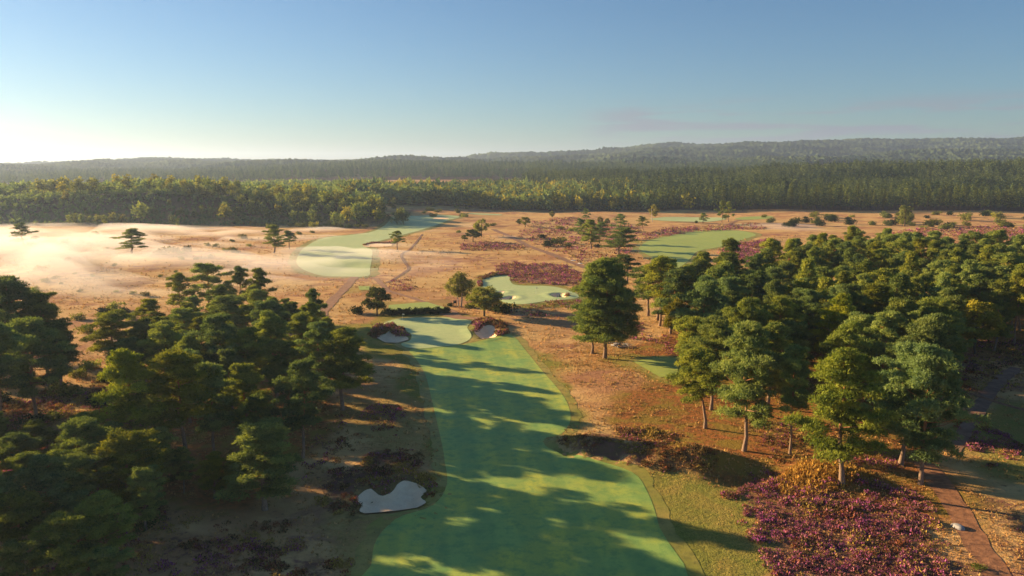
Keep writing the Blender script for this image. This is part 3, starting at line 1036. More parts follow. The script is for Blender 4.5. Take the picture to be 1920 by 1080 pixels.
BUSHM = [pads_to_crown('bush_foliage', [[*(np.random.default_rng(500 + i * 20 + j).normal(0, .62, 2)), .55 + .25 * math.sin(j * 2.1), .62, .6] for j in range(9)], 40, 2, .26, .2, np.random.default_rng(520 + i), M[mm], up=.5, lo=-.9)
         for i, mm in enumerate(['shrub', 'hedge', 'broad'])]

count = {}


def tree_at(kind, X, Y, H, W, label, group=None, lod=None, rz=None, tilt=None, var=None, z=None):
    d = math.hypot(X, Y)
    if kind == 'pine':
        nm, cat = 'scots_pine', 'pine tree'
        L = NEAR if (lod == 'near' or (lod is None and d < 200)) else (MID if (lod == 'mid' or d < 480) else FARP)
        h0, w0 = 18.0, 9.0
    elif kind == 'oak':
        nm, cat = 'broadleaf_tree', 'tree'
        L = OAK if d < 300 else OAKM
        h0, w0 = 10.0, 7.8
    elif kind == 'birch':
        nm, cat = 'birch_tree', 'birch tree'
        L = BIR[:1] if d < 300 else BIR[1:]
        h0, w0 = 13.0, 7.6
    v = L[(rnd.randrange(len(L)) if var is None else var) % len(L)]
    zz = h1(X, Y) - .08 if z is None else z
    o = thing(nm, label, cat, (X, Y, zz), group, rz=rnd.uniform(0, 6.28) if rz is None else rz, sc=(W / w0, W / w0, H / h0))
    if tilt:
        o.rotation_euler = (tilt[0], tilt[1], o.rotation_euler[2])
    link('trunk', v[0], o)
    link('crown', v[1], o)
    return o


PLACED = []


def by_base(px, pb, pt, w):
    """base pixel, top pixel, width in pixels -> X, Y, H, W (metres)"""
    X, Y = G(px, pb)
    f = Y * CP + CAM_H * SP
    _, ty, tz = ray(px, pt)
    H = CAM_H + Y / ty * tz
    W = w / FPX * f
    PLACED.append((X, Y))
    return X, Y, max(H, 1.0), W


def by_top(px, pt, H, w):
    dx, dy, dz = ray(px, pt)
    t = (H - CAM_H) / dz
    PLACED.append((dx * t, dy * t))
    return dx * t, dy * t, H, w / FPX * t


GC = 'pines of the copse beside the near fairway'
LEFT_BASE = [
    (497, 955, 800, 150, 'bushy pine standing apart at the near edge of the copse, its sunny side yellow-green', 6),
    (402, 935, 853, 58, 'small yellow-green young pine at the near edge of the copse, beside a bigger bushy pine', 7),
    (345, 925, 842, 50, 'slim young blue-green pine at the near edge of the copse, between taller neighbours', 1),
    (438, 925, 862, 48, 'small bright yellow-green pine tucked against the bushy pine at the copse edge', 7),
    (300, 918, 808, 78, 'medium pine on the litter floor under the tallest near pine of the copse', 3),
]
for px, pb, pt, w, lb, v in LEFT_BASE:
    tree_at('pine', *by_base(px, pb, pt, w), lb, GC, var=v)
LEFT_TOP = [
    (335, 517, 14, 52, 'smaller pine at the misty end of the copse, leftmost of the four clear-topped ones'),
    (390, 500, 16, 72, 'broad domed pine rising highest at the misty end of the copse'),
    (447, 505, 15, 48, 'flat-topped pine at the misty end of the copse, between dome and pointed neighbours'),
    (484, 507, 16, 62, 'conical pine at the misty end of the copse, nearest the cart path'),
    (530, 562, 10, 40, 'low dark pine on the cart path side of the copse, just below the conical one'),
    (283, 563, 13, 80, 'dark round pine at the heath edge of the copse, next to low scrub'),
    (350, 580, 13, 85, 'round-crowned pine in the back half of the copse under the domed pine'),
    (430, 562, 14, 90, 'wide pine in the back half of the copse under the flat-topped pine'),
    (505, 568, 15, 85, 'wide pine in the back half of the copse under the conical pine'),
    (560, 590, 14, 85, 'spreading pine at the cart path corner of the copse, near the small tee'),
    (400, 603, 17, 110, 'tall sunlit pine in the very middle of the copse with a broad flat top'),
    (512, 592, 17, 90, 'tall olive-topped pine in the copse, second in from the cart path side'),
    (300, 612, 15, 90, 'blue-green pine in the copse, halfway along its heath side'),
    (205, 590, 14, 95, 'golden-sided pine at the heath corner of the copse, beside the open gap'),
    (245, 640, 12, 80, 'low pine in the copse, between the heath corner pine and the tallest near one'),
    (457, 690, 14, 100, 'shaded flat-topped pine in the near half of the copse, above the bushy one'),
    (560, 688, 15, 100, 'shaded pine with a bare trunk at the fairway side of the copse, above dark grass'),
    (638, 625, 15, 118, 'wide spreading dark pine leaning out of the copse towards the green'),
    (240, 668, 18, 125, 'great near pine of the copse with golden left face and bare orange trunks'),
    (335, 676, 17, 140, 'great near pine of the copse with layered green shelves of needles'),
    (477, 748, 10, 80, 'short blue-green pine just behind the bushy one in the near copse'),
    (390, 690, 15, 100, 'shaded pine in the near half of the copse, behind the layered one'),
    (600, 612, 13, 75, 'dark pine behind the wide spreading one at the green side of the copse'),
    (345, 640, 14, 85, 'pine amid the copse just behind the layered near pine'),
    (455, 625, 15, 90, 'dark pine amid the copse in front of the tall sunlit middle one'),
    (200, 800, 9, 90, 'olive young pine below the golden-faced great pine'),
]
for i, (px, pt, H, w, lb) in enumerate(LEFT_TOP):
    tree_at('pine', *by_top(px, pt, H, w), lb, GC, var=7 if i in (18, 25) else [0, 2, 4, 1, 5, 3][i % 6])
GM = 'tall pines in the dense clump at the picture edge'
for i, (px, pt, H, w, lb) in enumerate([
    (20, 530, 22, 125, 'tallest round-topped pine of the dense hazy clump beside the misty heath'),
    (75, 556, 19, 100, 'pine on the gap side of the dense hazy clump, its top lower than the tallest'),
    (-45, 545, 22, 120, 'tall pine at the outer end of the dense hazy clump, cut by the picture edge'),
    (105, 612, 14, 90, 'lower pine on the gap side of the dense hazy clump, just above shaded scrub'),
    (50, 610, 18, 110, 'pine in the front of the dense hazy clump below its tallest top'),
    (-15, 615, 19, 110, 'pine in the front of the dense hazy clump at the picture edge'),
    (-70, 640, 18, 110, 'pine at the near outer end of the dense hazy clump'),
]):
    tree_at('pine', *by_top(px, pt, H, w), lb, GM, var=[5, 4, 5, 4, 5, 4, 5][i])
GN = 'dark young pines in the shaded near corner'
for i, (px, pt, H, w, lb) in enumerate([
    (30, 925, 10, 120, 'dark pine in the near corner with a faint green tip, at the picture edge'),
    (118, 968, 9, 110, 'dark pointed pine in the near corner with one pale lit tip'),
    (225, 815, 11, 130, 'dark rounded pine in the near corner, largest there, below the olive young pine'),
    (150, 795, 11, 110, 'dark blue-green pine in the near corner, behind the largest rounded one'),
    (20, 1020, 8, 90, 'low pine in the very corner with golden-green lit shoots'),
    (190, 1030, 7, 90, 'low dark pine at the bottom edge beside the one with a pale tip'),
    (85, 860, 11, 110, 'dark pine in the near corner, upper of the two nearest the picture edge'),
    (265, 880, 8, 80, 'low dark pine in the near corner next to bracken, farthest towards the fairway'),
    (-40, 880, 12, 120, 'dark pine in the near corner mostly outside the picture edge'),
]):
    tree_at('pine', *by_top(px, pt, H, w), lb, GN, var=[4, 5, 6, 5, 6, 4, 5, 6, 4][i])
# pines just outside the frame that stand between the low sun and the fairway
def fill_trees(pg, n, md, h0, h1_, w0, w1, label, group, lodv=None, frame=None):
    xs, ys = [p[0] for p in pg], [p[1] for p in pg]
    k = 0
    for _ in range(n * 60):
        if k >= n:
            break
        X, Y = rnd.uniform(min(xs), max(xs)), rnd.uniform(min(ys), max(ys))
        if sdist(np.array([X]), np.array([Y]), pg)[0] < 0:
            continue
        if any((X - a) ** 2 + (Y - b_) ** 2 < md * md for a, b_ in PLACED):
            continue
        PLACED.append((X, Y))
        k += 1
        tree_at('pine', X, Y, rnd.uniform(h0, h1_), rnd.uniform(w0, w1), label, group, var=lodv)
    return k


fill_trees([(-62, 66), (-56, 76), (-82, 112), (-125, 170), (-190, 240), (-230, 200), (-120, 60)], 30, 7.5, 15, 20, 7.5, 9.5, 'pine beyond the edge of the photograph beside the dark near corner', 'pines outside the picture')
COPSE = poly([(330, 640), (480, 610), (600, 650), (640, 745), (560, 800), (480, 860), (380, 880), (300, 880), (230, 830), (240, 720)])
print('copse', fill_trees(COPSE, 20, 4.8, 11, 14, 6.5, 8.5, 'half-hidden pine deep in the shaded middle of the copse', 'half-hidden pines of the copse'))
NOOK = poly([(-60, 1040), (-60, 900), (60, 860), (200, 870), (290, 960), (240, 1060), (100, 1090)])
print('nook', fill_trees(NOOK, 12, 3.6, 7, 9.5, 5.5, 7, 'half-hidden young pine in the dark near corner', 'half-hidden young pines of the near corner'))

HEATH = [  # kind, x, base, top, w, label
    ('pine', 247, 476, 430, 58, 'dark layered pine standing alone in the mist, second tree from the misty edge', 3),
    ('pine', 45, 462, 421, 46, 'flat-topped pine half sunk in mist near the picture edge', 2),
    ('pine', 514, 475, 424, 46, 'dark pine at the misty heath edge, taller one of a close pair', 3),
    ('pine', 543, 467, 434, 32, 'smaller pine of the close pair at the misty heath edge', 4),
    ('pine', 745, 469, 434, 28, 'small lone pine at the end of the long flat bunker', 0),
    ('oak', 707, 592, 535, 54, 'dark round bushy tree at the end of the clipped hedge', 1),
    ('birch', 862, 575, 512, 52, 'olive birch with several white stems between hedge and second green', 0),
    ('oak', 908, 594, 537, 68, 'round yellow-green oak behind the heather-browed bunker', 0),
    ('oak', 903, 444, 411, 30, 'tallest of three close round trees amid the mid heath', 0),
    ('oak', 887, 453, 429, 30, 'middle-sized of three close round trees amid the mid heath', 1),
    ('oak', 871, 452, 440, 15, 'smallest of three close round trees amid the mid heath', 0),
    ('oak', 985, 426, 405, 20, 'small round tree on the far heath right of the three close ones', 2),
    ('oak', 973, 424, 410, 12, 'dark little tree touching a rounder one on the far heath', 1),
    ('birch', 1035, 413, 397, 13, 'thin little birch alone on the far heath before the wood', 0),
    ('pine', 1100, 418, 393, 18, 'slim pine on the far heath behind the pair of broad pines', 1),
    ('birch', 1125, 425, 405, 14, 'small pale birch on the far heath behind the broad pair', 0),
    ('oak', 1138, 424, 409, 12, 'tiny round tree beside the small pale birch', 1),
    ('pine', 1162, 434, 403, 34, 'dark open-crowned pine on the far heath beyond the broad pair', 2),
    ('pine', 1108, 468, 414, 48, 'broad-crowned pine on the heath, farther one of the broad pair', 3),
    ('pine', 1160, 481, 429, 66, 'broad-crowned pine on the heath, nearer one of the broad pair', 5),
    ('pine', 1124, 456, 417, 34, 'dark pine half behind the broad pair, nearest the gravel track', 5),
    ('pine', 1092, 446, 412, 28, 'smaller pine behind the broad pair on the track side', 1),
    ('pine', 1206, 432, 407, 24, 'small dark pine on the pink heath near the striped fairway', 4),
    ('birch', 1225, 416, 382, 24, 'bright yellow birch against the dark far wood', 0),
    ('pine', 1318, 419, 401, 20, 'small dark conical pine before the distant fairway strip', 3),
    ('oak', 1305, 421, 414, 7, 'tiny bush-like tree beside the small conical pine on the far heath', 1),
    ('pine', 1353, 417, 378, 20, 'tall bare-stemmed pine before the dark wood, left of a twin', 2),
    ('pine', 1366, 416, 380, 20, 'tall bare-stemmed pine before the dark wood, right of a twin', 2),
    ('pine', 1175, 532, 480, 62, 'flat-crowned pine between the heather patch and the big wood', 5),
    ('pine', 1215, 592, 500, 80, 'wide pine standing just outside the wood, behind the tallest lone pine', 0),
    ('oak', 1696, 424, 385, 34, 'large pale round tree on the far golden strip', 0),
    ('pine', 1134, 672, 497, 104, 'tallest lone pine beside the fairway with a thick dark trunk', 10),
    ('pine', 1110, 662, 565, 78, 'lower pine growing against the tallest lone one by the fairway', 8),
]
for kd, px, pb, pt, w, lb, v in HEATH:
    tree_at(kd, *by_base(px, pb, pt, w), lb, None, var=v)
GF_ = 'pines along the front of the big wood'
FRONT = [
    (1322, 802, 662, 96, 'pine with a leaning dark trunk at the fairway corner of the big wood', 2, (0, -.12)),
    (1395, 846, 618, 118, 'tall pine with a pale thick bare trunk at the front of the big wood', 8, None),
    (1481, 853, 658, 78, 'dark pine with a long straight trunk between two sunlit ones', 4, None),
    (1578, 917, 676, 145, 'brightest yellow-green pine nearest the purple heather, pale forked limbs', 7, None),
    (1688, 872, 655, 120, 'pine with a thick trunk between the brightest pine and the one by the path', 5, None),
    (1726, 909, 668, 132, 'dark green pine beside the start of the dirt path', 9, None),
    (1722, 820, 612, 120, 'tall layered pine rising behind the two trees by the dirt path', 8, None),
    (1275, 618, 505, 92, 'pine at the corner of the wood behind the small tee with a red-brown trunk', 0, None),
]
for px, pb, pt, w, lb, v, tl in FRONT:
    tree_at('pine', *by_base(px, pb, pt, w), lb, GF_, var=v, tilt=tl)

ORD = 'zeroth first second third fourth fifth sixth seventh eighth ninth tenth eleventh twelfth thirteenth fourteenth fifteenth sixteenth seventeenth eighteenth nineteenth twentieth'.split()
# interior of the big wood
WOOD = poly([(1300, 765), (1400, 775), (1480, 775), (1590, 790), (1690, 790), (1750, 775), (1768, 730), (1775, 668), (1990, 668), (2120, 600), (2060, 530), (1900, 518), (1760, 520), (1690, 505),
             (1640, 492), (1570, 492), (1500, 530), (1420, 548), (1330, 562), (1215, 600), (1270, 640), (1310, 690), (1285, 740)])
wx, wy = [p[0] for p in WOOD], [p[1] for p in WOOD]
pts = []
for _ in range(9000):
    X, Y = rnd.uniform(min(wx), max(wx)), rnd.uniform(min(wy), max(wy))
    md = 7.2 if Y < 220 else 8.6
    if any((X - a) ** 2 + (Y - b_) ** 2 < md * md for a, b_ in pts):
        continue
    if any((X - a) ** 2 + (Y - b_) ** 2 < 5.6 ** 2 for a, b_ in PLACED):
        continue
    if sdist(np.array([X]), np.array([Y]), WOOD)[0] < 0:
        continue
    if not -100 < proj(X, Y)[0] < 2050:
        continue
    pts.append((X, Y))
ranks = {}
for p in pts:
    ranks.setdefault(int((p[1] - min(wy)) / 15), []).append(p)
GW = 'pines inside the big wood'
for rk, (key, row) in enumerate(sorted(ranks.items())):
    row.sort(key=lambda p: p[0] / p[1])
    for c, (X, Y) in enumerate(row):
        H = rnd.uniform(15.5, 20.5) if Y > 170 else rnd.uniform(15, 19)
        t = rnd.random()
        if Y > 330:
            H -= 2
        W = rnd.uniform(8.2, 11.2)
        nm = ORD[min(c + 1, 20)]
        lb = f'pine inside the big wood, {ORD[min(rk + 1, 20)]} rank from the heather, {nm} from the fairway end'
        if t < .10 and Y > 150:
            tree_at('oak', X, Y, rnd.uniform(11, 14), W, lb.replace('pine', 'round-crowned tree'), GW)
        else:
            tree_at('pine', X, Y, H, W, lb, GW)
print('wood pines', len(pts))

# ------------------------------------------------------------------ bushes and hedge
def bush(X, Y, r, label, group, v=0, hs=1.0):
    s = r / 1.35
    return thing('bush', label, 'bush', (X, Y, h1(X, Y) - .1), group, me=BUSHM[v], rz=rnd.uniform(0, 6), sc=(s, s, s * hs))


GB = 'low bushes scattered over the misty heath'
for px, py, w in [(60, 463, 14), (125, 455, 12), (152, 456, 10), (75, 508, 20), (128, 490, 10), (87, 530, 13), (103, 524, 12), (115, 534, 8), (68, 545, 10), (140, 515, 7), (173, 520, 7),
                  (150, 548, 8), (396, 484, 13), (422, 472, 11), (405, 463, 9), (390, 461, 9), (435, 453, 8), (455, 448, 12), (468, 462, 9), (437, 475, 14), (341, 488, 8), (369, 488, 8), (445, 476, 8),
                  (248, 552, 10), (217, 548, 8), (272, 556, 13), (30, 500, 8), (200, 470, 8), (180, 440, 9), (215, 500, 7), (560, 440, 9), (585, 437, 7), (300, 520, 7), (330, 512, 6)]:
    X, Y = G(px, py)
    bush(X, Y, w / FPX * Y * .6, 'small low bush on the pale misty heath', GB, rnd.choice([0, 0, 2]), rnd.uniform(.8, 1.3))
for px, py, w, lb in [(294, 479, 12, 'dark end bush of the clump beside the misty lone pine'), (310, 478, 20, 'widest bush of the clump beside the misty lone pine'), (325, 474, 16, 'pale bush amid the clump beside the misty lone pine'),
                      (340, 477, 9, 'small dark bush next to the misty clump'), (352, 472, 16, 'pointed pale bush at the far end of the misty clump')]:
    X, Y = G(px, py)
    bush(X, Y, w / FPX * Y * .62, lb, 'bushes of the clump in the mist', rnd.choice([0, 1]), 1.1)
GE = 'scrub along the heath edge of the copse'
for px, py, w in [(195, 590, 22), (215, 583, 26), (232, 588, 18), (150, 600, 20), (160, 625, 26), (250, 600, 22), (165, 690, 30), (150, 705, 26), (560, 600, 20), (585, 625, 24), (10, 755, 30), (-8, 748, 26), (250, 700, 30)]:
    X, Y = G(px, py)
    bush(X, Y, w / FPX * Y * .6, 'low scrub bush on the heath edge of the copse', GE, rnd.choice([0, 2, 1]), 1.0)
GP = 'scrub on the shaded near ground'
for px, py, w in [(250, 760, 40), (190, 760, 50), (120, 740, 55), (60, 800, 50), (140, 850, 60), (40, 870, 60), (200, 900, 50), (100, 790, 40), (230, 830, 40), (170, 980, 60), (60, 985, 60), (280, 985, 45), (10, 830, 50), (330, 900, 30), (420, 900, 30), (200, 715, 40), (90, 720, 40)]:
    X, Y = G(px, py)
    bush(X, Y, w / FPX * Y * .55, 'dark scrub bush on the shaded ground of the near corner', GP, rnd.choice([0, 1, 1]), .8)
# shrubs on the open heath
SH = [(930, 584, 26, 'dark shrub spreading from the foot of the round oak', 1), (950, 588, 34, 'low dark shrub between oak and second green', 1), (888, 578, 22, 'olive shrub between the birch and the oak', 0), (845, 574, 12, 'dark small shrub at the birch foot', 1),
      (1016, 447, 14, 'dark shrub beside the pale gravel track, upper of the row', 1), (1050, 456, 22, 'low shrub in the row right of the gravel track', 0), (1030, 461, 22, 'shrub at the near end of the row beside the gravel track', 1), (1066, 462, 14, 'round shrub at the foot of the farther broad pine', 0),
      (1090, 440, 14, 'bush on the heath left of the farther broad pine', 0), (1078, 432, 12, 'small bush on the heath above the row of shrubs', 0), (1052, 430, 14, 'pale green bush on the misty far heath, one of two', 2), (1070, 433, 12, 'pale green low bush on the misty far heath beside its twin', 2),
      (860, 436, 9, 'tiny pale bush between misty fairway and the three close trees', 0), (925, 424, 10, 'little bush behind the three close round trees', 0), (1120, 464, 12, 'bush under the farther broad pine crown', 1), (1390, 605, 16, 'bush under pines near the corner of the wood', 0),
      (1832, 1066, 22, 'bright green fern clump beside the dirt path at the bottom edge', 2), (600, 592, 12, 'heathery bush between cart path and shaded tee', 1), (668, 588, 26, 'low dark bush left of the hedge beside the cart path', 1)]
for px, py, w, lb, v in SH:
    X, Y = G(px, py)
    bush(X, Y, w / FPX * Y * .6, lb, None, v, .9)
GS = 'scrub in front of the far wood'
for i in range(64):
    px = rnd.uniform(1430, 1960)
    py = rnd.uniform(404, 426) if px < 1700 else rnd.uniform(398, 432)
    if py < 404 + (px - 1430) * .004:
        continue
    X, Y = G(px, py)
    bush(X, Y, rnd.uniform(2.2, 5.0), 'scrub bush on the heath between the far wood and the near pines', GS, rnd.choice([0, 0, 2, 1]), rnd.uniform(.8, 1.3))
for i in range(46):
    px = rnd.uniform(480, 880)
    Y = rnd.uniform(585, 607) if px < 690 else rnd.uniform(660, 800)
    X = GD(px, Y)[0]
    bush(X, Y, rnd.uniform(1.8, 3.6), 'light green bush along the foot of the shaded far bank', 'bushes at the foot of the far bank', rnd.choice([0, 2]), rnd.uniform(.8, 1.3))

# the clipped dark hedge: one hedge thing
g = np.random.default_rng(8)
pads = []
P0, P1 = np.array(G(722, 590)), np.array(G(842, 587))
n = 46
for i in range(n):
    p = P0 + (P1 - P0) * i / (n - 1) + g.normal(0, .25, 2)
    hh = 1.1 + .35 * math.sin(i * .9) + g.normal(0, .12)
    for q in range(3):
        pads.append([p[0], p[1] + g.normal(0, .7), hh * (.35 + .32 * q), .75, .6])
hx, hy = float(P0[0]), float(P0[1])
pads = np.array(pads)
pads[:, 0] -= hx
pads[:, 1] -= hy
me = pads_to_crown('hedge', pads, 46, 2, .3, .25, g, M['hedge'], up=.3, lo=-.9)
thing('hedge', 'long dark clipped hedge in front of the pale green tee', 'hedge', (hx, hy, h1(hx, hy)), me=me)

# ------------------------------------------------------------------ far trees
CON = [far_mesh('conifer', conifer_arrays(600 + i, 25, rr, .22, 260, 2.2, 1.05, pw), 25, 'conifer', 'dark_bark') for i, (rr, pw) in enumerate([(4.2, .8), (3.6, 1.0), (4.8, .7), (3.4, .6)])]
RND = [far_mesh('broadleaf_tree', round_arrays(620 + i, 13, 4.2, .15, 210, 1.6, 1.2), 13, mm, 'oak_bark') for i, mm in enumerate(['broad', 'broad', 'shrub', 'pine'])]


def far_tree(kind, X, Y, H, label, group, w=1.0, v=None):
    L, h0 = (CON, 25.0) if kind == 'conifer' else (RND, 13.0)
    vi = rnd.randrange(len(L)) if v is None else v
    s = H / h0
    return thing('conifer_tree' if kind == 'conifer' else 'broadleaf_tree', label, 'conifer' if kind == 'conifer' else 'tree', (X, Y, h1(X, Y) - .3), group, me=L[vi], rz=rnd.uniform(0, 6.28), sc=(s * w, s * w, s))


nfar = 0
for rank, Y0 in enumerate((812, 821, 831, 842, 854)):
    px = 1010 + rnd.uniform(0, 10) if rank else 1060
    while px < 1990:
        Y = Y0 + rnd.uniform(-3, 3)
        X = GD(px, Y)[0]
        step = rnd.uniform(8.5, 14)
        H = rnd.uniform(19, 28) * (.82 + .18 * sst(1000, 1400, px))
        far_tree('conifer', X, Y, H, ['tall conifer in the shaded front rank of the far wood', 'conifer in the second rank of the far wood', 'conifer in the third rank of the far wood', 'sunlit-topped conifer in the fourth rank of the far wood', 'sunlit-topped conifer in the fifth rank of the far wood'][rank], f'conifers of the far wood, rank {ORD[rank + 1]}')
        nfar += 1
        px += step * (1.0 if rank == 0 else 1.9)
for i in range(110):
    px = rnd.uniform(700, 1330)
    Y = 800 + abs(rnd.gauss(0, 60)) + (i % 3) * 20
    if px > 1060:
        Y += 30
    X = GD(px, Y)[0]
    far_tree('round', X, Y, rnd.uniform(11, 18), 'round-crowned tree in the mixed middle of the far wood', 'broadleaf trees of the far wood', 1.1)
GBk = 'trees on the crest of the far bank'
for i in range(64):
    px = rnd.uniform(40, 720)
    Y = rnd.uniform(655, 730)
    X = GD(px, Y)[0]
    if 210 < px < 290 and rnd.random() < .7:
        continue
    far_tree('round', X, Y, rnd.uniform(9, 17) * (.75 if px < 60 else 1), 'yellow-green sunlit tree on the crest of the far bank', GBk, 1.05, rnd.choice([0, 1, 0, 3]))
GSl = 'trees on the shaded slope of the far bank'
for i in range(120):
    px = 760 - abs(rnd.gauss(0, 330))
    if px < 0:
        continue
    Y = rnd.uniform(612, 660)
    X = GD(px, Y)[0]
    far_tree('round', X, Y, rnd.uniform(5, 13) * (1 if px > 330 else .7), 'shaded tree on the dark slope of the far bank', GSl, 1.05, rnd.choice([1, 2, 2, 3]))
GFo = 'trees at the foot of the far bank'
for px, Y, H in [(140, 610, 8), (150, 606, 10), (163, 612, 8), (178, 604, 8), (192, 600, 9), (205, 604, 9), (222, 608, 10), (240, 604, 9), (252, 600, 7), (272, 612, 17), (330, 596, 9), (341, 590, 7), (403, 620, 9), (428, 612, 15), (450, 610, 8), (508, 618, 10), (522, 612, 8),
                 (555, 606, 12), (570, 612, 10), (588, 600, 13), (600, 596, 11), (632, 590, 12), (643, 596, 10), (655, 604, 15), (672, 612, 17), (690, 622, 15), (702, 640, 14), (716, 660, 13), (545, 640, 12), (610, 640, 15), (480, 640, 10), (800, 800, 16), (806, 806, 17), (770, 790, 9), (742, 770, 9), (903, 800, 10)]:
    X = GD(px, Y)[0]
    far_tree('round', X, Y, H, 'green tree at the foot of the far bank beside the mist', GFo, 1.05, rnd.choice([0, 2, 3, 3]))


# distant woodland: uncountable mass
def merge(list_of, pos, sc, rot, idx, loc):
    Vs, Ts = [], []
    for j, (bv, bt) in enumerate(list_of):
        sel = np.nonzero(idx == j)[0]
        if not len(sel):
            continue
        c, s = np.cos(rot[sel]), np.sin(rot[sel])
        x = bv[None, :, 0] * sc[sel, None, 0]
        y = bv[None, :, 1] * sc[sel, None, 0]
        z = bv[None, :, 2] * sc[sel, None, 1]
        V = np.stack([x * c[:, None] - y * s[:, None], x * s[:, None] + y * c[:, None], z], 2) + pos[sel][:, None, :]
        Vs.append(V.reshape(-1, 3))
        dt = rng.normal(0, .2, len(sel)) + loc[sel]
        Ts.append(np.clip(bt[None, :] * .7 + .15 + dt[:, None], 0, 1).reshape(-1))
    return np.vstack(Vs), np.concatenate(Ts)


def wood_mass(name, X, Y, kinds, m, hmin, hmax, lists, h0):
    n = len(X)
    pos = np.column_stack([X, Y, height(X, Y) - .5])
    H = rng.uniform(hmin, hmax, n) * (.72 + .5 * fbm(X / 75, Y / 60, 66, 2))
    loc = (fbm(X / 85, Y / 60, 67, 3) - .5) * 1.5
    sc = np.column_stack([H / h0 * rng.uniform(.9, 1.25, n), H / h0])
    V, T = merge(lists, pos, sc, rng.uniform(0, 6.28, n), rng.integers(0, len(lists), n), loc)
    link(name, new_mesh(name, V, np.arange(len(V)).reshape(-1, 3), [M[m]], tint=T), kind='stuff')


def fan(n, px0, px1, y0, y1):
    px = rng.uniform(px0, px1, n)
    y = np.sqrt(rng.uniform(y0 ** 2, y1 ** 2, n))
    return (px - 960) / FPX * y * 1.012, y, px


LCON = [conifer_arrays(700 + i, 25, 4.7, .3, 84, 2.8, 2.0, .75) for i in range(4)]
LRND = [round_arrays(720 + i, 13, 5.2, .15, 80, 2.5, 2.1) for i in range(4)]
X, Y, PX = fan(5600, 980, 2010, 858, 1420)
k = (PX > 1180 + (rng.uniform(-1, 1, len(PX))) * 130) | (Y > 1200 + rng.uniform(-80, 80, len(PX)))
wood_mass('forest', X[k], Y[k], None, 'conifer', 17, 28, LCON, 25)
X, Y, PX = fan(3600, 640, 1330, 800, 1330)
k = (PX < 1180 + (rng.uniform(-1, 1, len(PX))) * 130) & (Y < 1200 + rng.uniform(-80, 80, len(PX))) & ((PX - 640) / 330 > (Y - 900) / 430)
X, Y = X[k], Y[k]
k = (rng.uniform(0, 1, len(X)) + (fbm(X / 50, Y / 50, 71, 2) - .5)) < .62
wood_mass('broadleaf_forest', X[k], Y[k], None, 'broad', 12, 18, LRND, 13)
wood_mass('dark_forest', X[~k], Y[~k], None, 'pine_dark', 12, 20, LRND, 13)
X, Y, PX = fan(4200, -60, 720, 690, 1330)
k = vnoise(X / 70, Y / 70, 91) + .0 * X > .27
X, Y = X[k], Y[k]
k = rng.uniform(0, 1, len(X)) < .12
wood_mass('bank_forest', X[~k], Y[~k], None, 'pine_dark', 6, 13, LRND, 13)
wood_mass('birch_forest', X[k], Y[k], None, 'broad', 7, 13, LRND, 13)
X, Y, PX = fan(1500, -60, 560, 606, 662)
wood_mass('bank_scrub', X, Y, None, 'pine_dark', 1.5, 5, LRND, 13)
X, Y, PX = fan(9000, -60, 1500, 1560, 2500)
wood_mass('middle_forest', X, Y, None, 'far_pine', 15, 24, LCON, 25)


# hills clad with forest, several kilometres away: canopy surface
def canopy(name, px0, px1, nx_, y0, y1, ny_, amp, base, m):
    u = np.linspace(px0, px1, nx_)
    yy = y0 * (y1 / y0) ** np.linspace(0, 1, ny_)
    PXX, YY = np.meshgrid(u, yy)
    XX = (PXX - 960) / FPX * YY * 1.012 + rng.uniform(-3, 3, PXX.shape)
    YY = YY + rng.uniform(-4, 4, YY.shape)
    x, y = XX.ravel(), YY.ravel()
    r = rng.uniform(0, 1, len(x)) ** 1.4
    z = height(x, y) + base + amp * r
    F0 = (np.arange(ny_ - 1)[:, None] * nx_ + np.arange(nx_ - 1)[None, :]).ravel()
    F = np.column_stack([F0, F0 + 1, F0 + nx_ + 1, F0 + nx_])
    t = np.clip(r * .5 + fbm(x / 130, y / 130, 55, 4) * 2.2 - .95, 0, 1)
    link(name, new_mesh(name, np.column_stack([x, y, z]), F, [M[m]], tint=t), kind='stuff')


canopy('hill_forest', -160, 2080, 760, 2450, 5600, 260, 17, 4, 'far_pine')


# ------------------------------------------------------------------ small things
def mesh_boxes(name, boxes, m):
    V, F = [], []
    for (cx, cy, cz, sx, sy, sz) in boxes:
        o = len(V)
        for dx in (-1, 1):
            for dy in (-1, 1):
                for dz in (-1, 1):
                    V.append((cx + dx * sx / 2, cy + dy * sy / 2, cz + dz * sz / 2))
        F += [tuple(o + i for i in q) for q in ((0, 1, 3, 2), (4, 6, 7, 5), (0, 4, 5, 1), (2, 3, 7, 6), (0, 2, 6, 4), (1, 5, 7, 3))]
    return new_mesh(name, V, F, [m])


def flagstick(px, py, lb):
    X, Y = G(px, py)
    o = thing('flagstick', lb, 'golf flag', (X, Y, h1(X, Y) + .1), 'flags on the greens')
    tb = TubeBag()
    tb.add([[0, 0, 0], [0, 0, 2.2]], [.03, .02], 6)
    link('pole', tb.mesh('flag_pole', M['white']), o)
    V, F = [], []
    for i in range(7):
        for j in range(2):
            for s in (-1, 1):
                V.append((.02 + i * .09, .05 * math.sin(i * 1.1) + s * .006, 1.8 + j * .38 - i * .012))
    for i in range(6):
        a = i * 4
        F += [(a, a + 4, a + 6, a + 2), (a + 1, a + 3, a + 7, a + 5), (a, a + 1, a + 5, a + 4), (a + 2, a + 6, a + 7, a + 3)]
    F += [(0, 2, 3, 1), (24, 25, 27, 26)]
    link('flag', new_mesh('flag_cloth', V, F, [M['flag']]), o)


flagstick(755, 602, 'tiny pale flagstick at the back of the main green below the hedge')
flagstick(1005, 551, 'tiny flagstick on the second green beside the pot bunker')


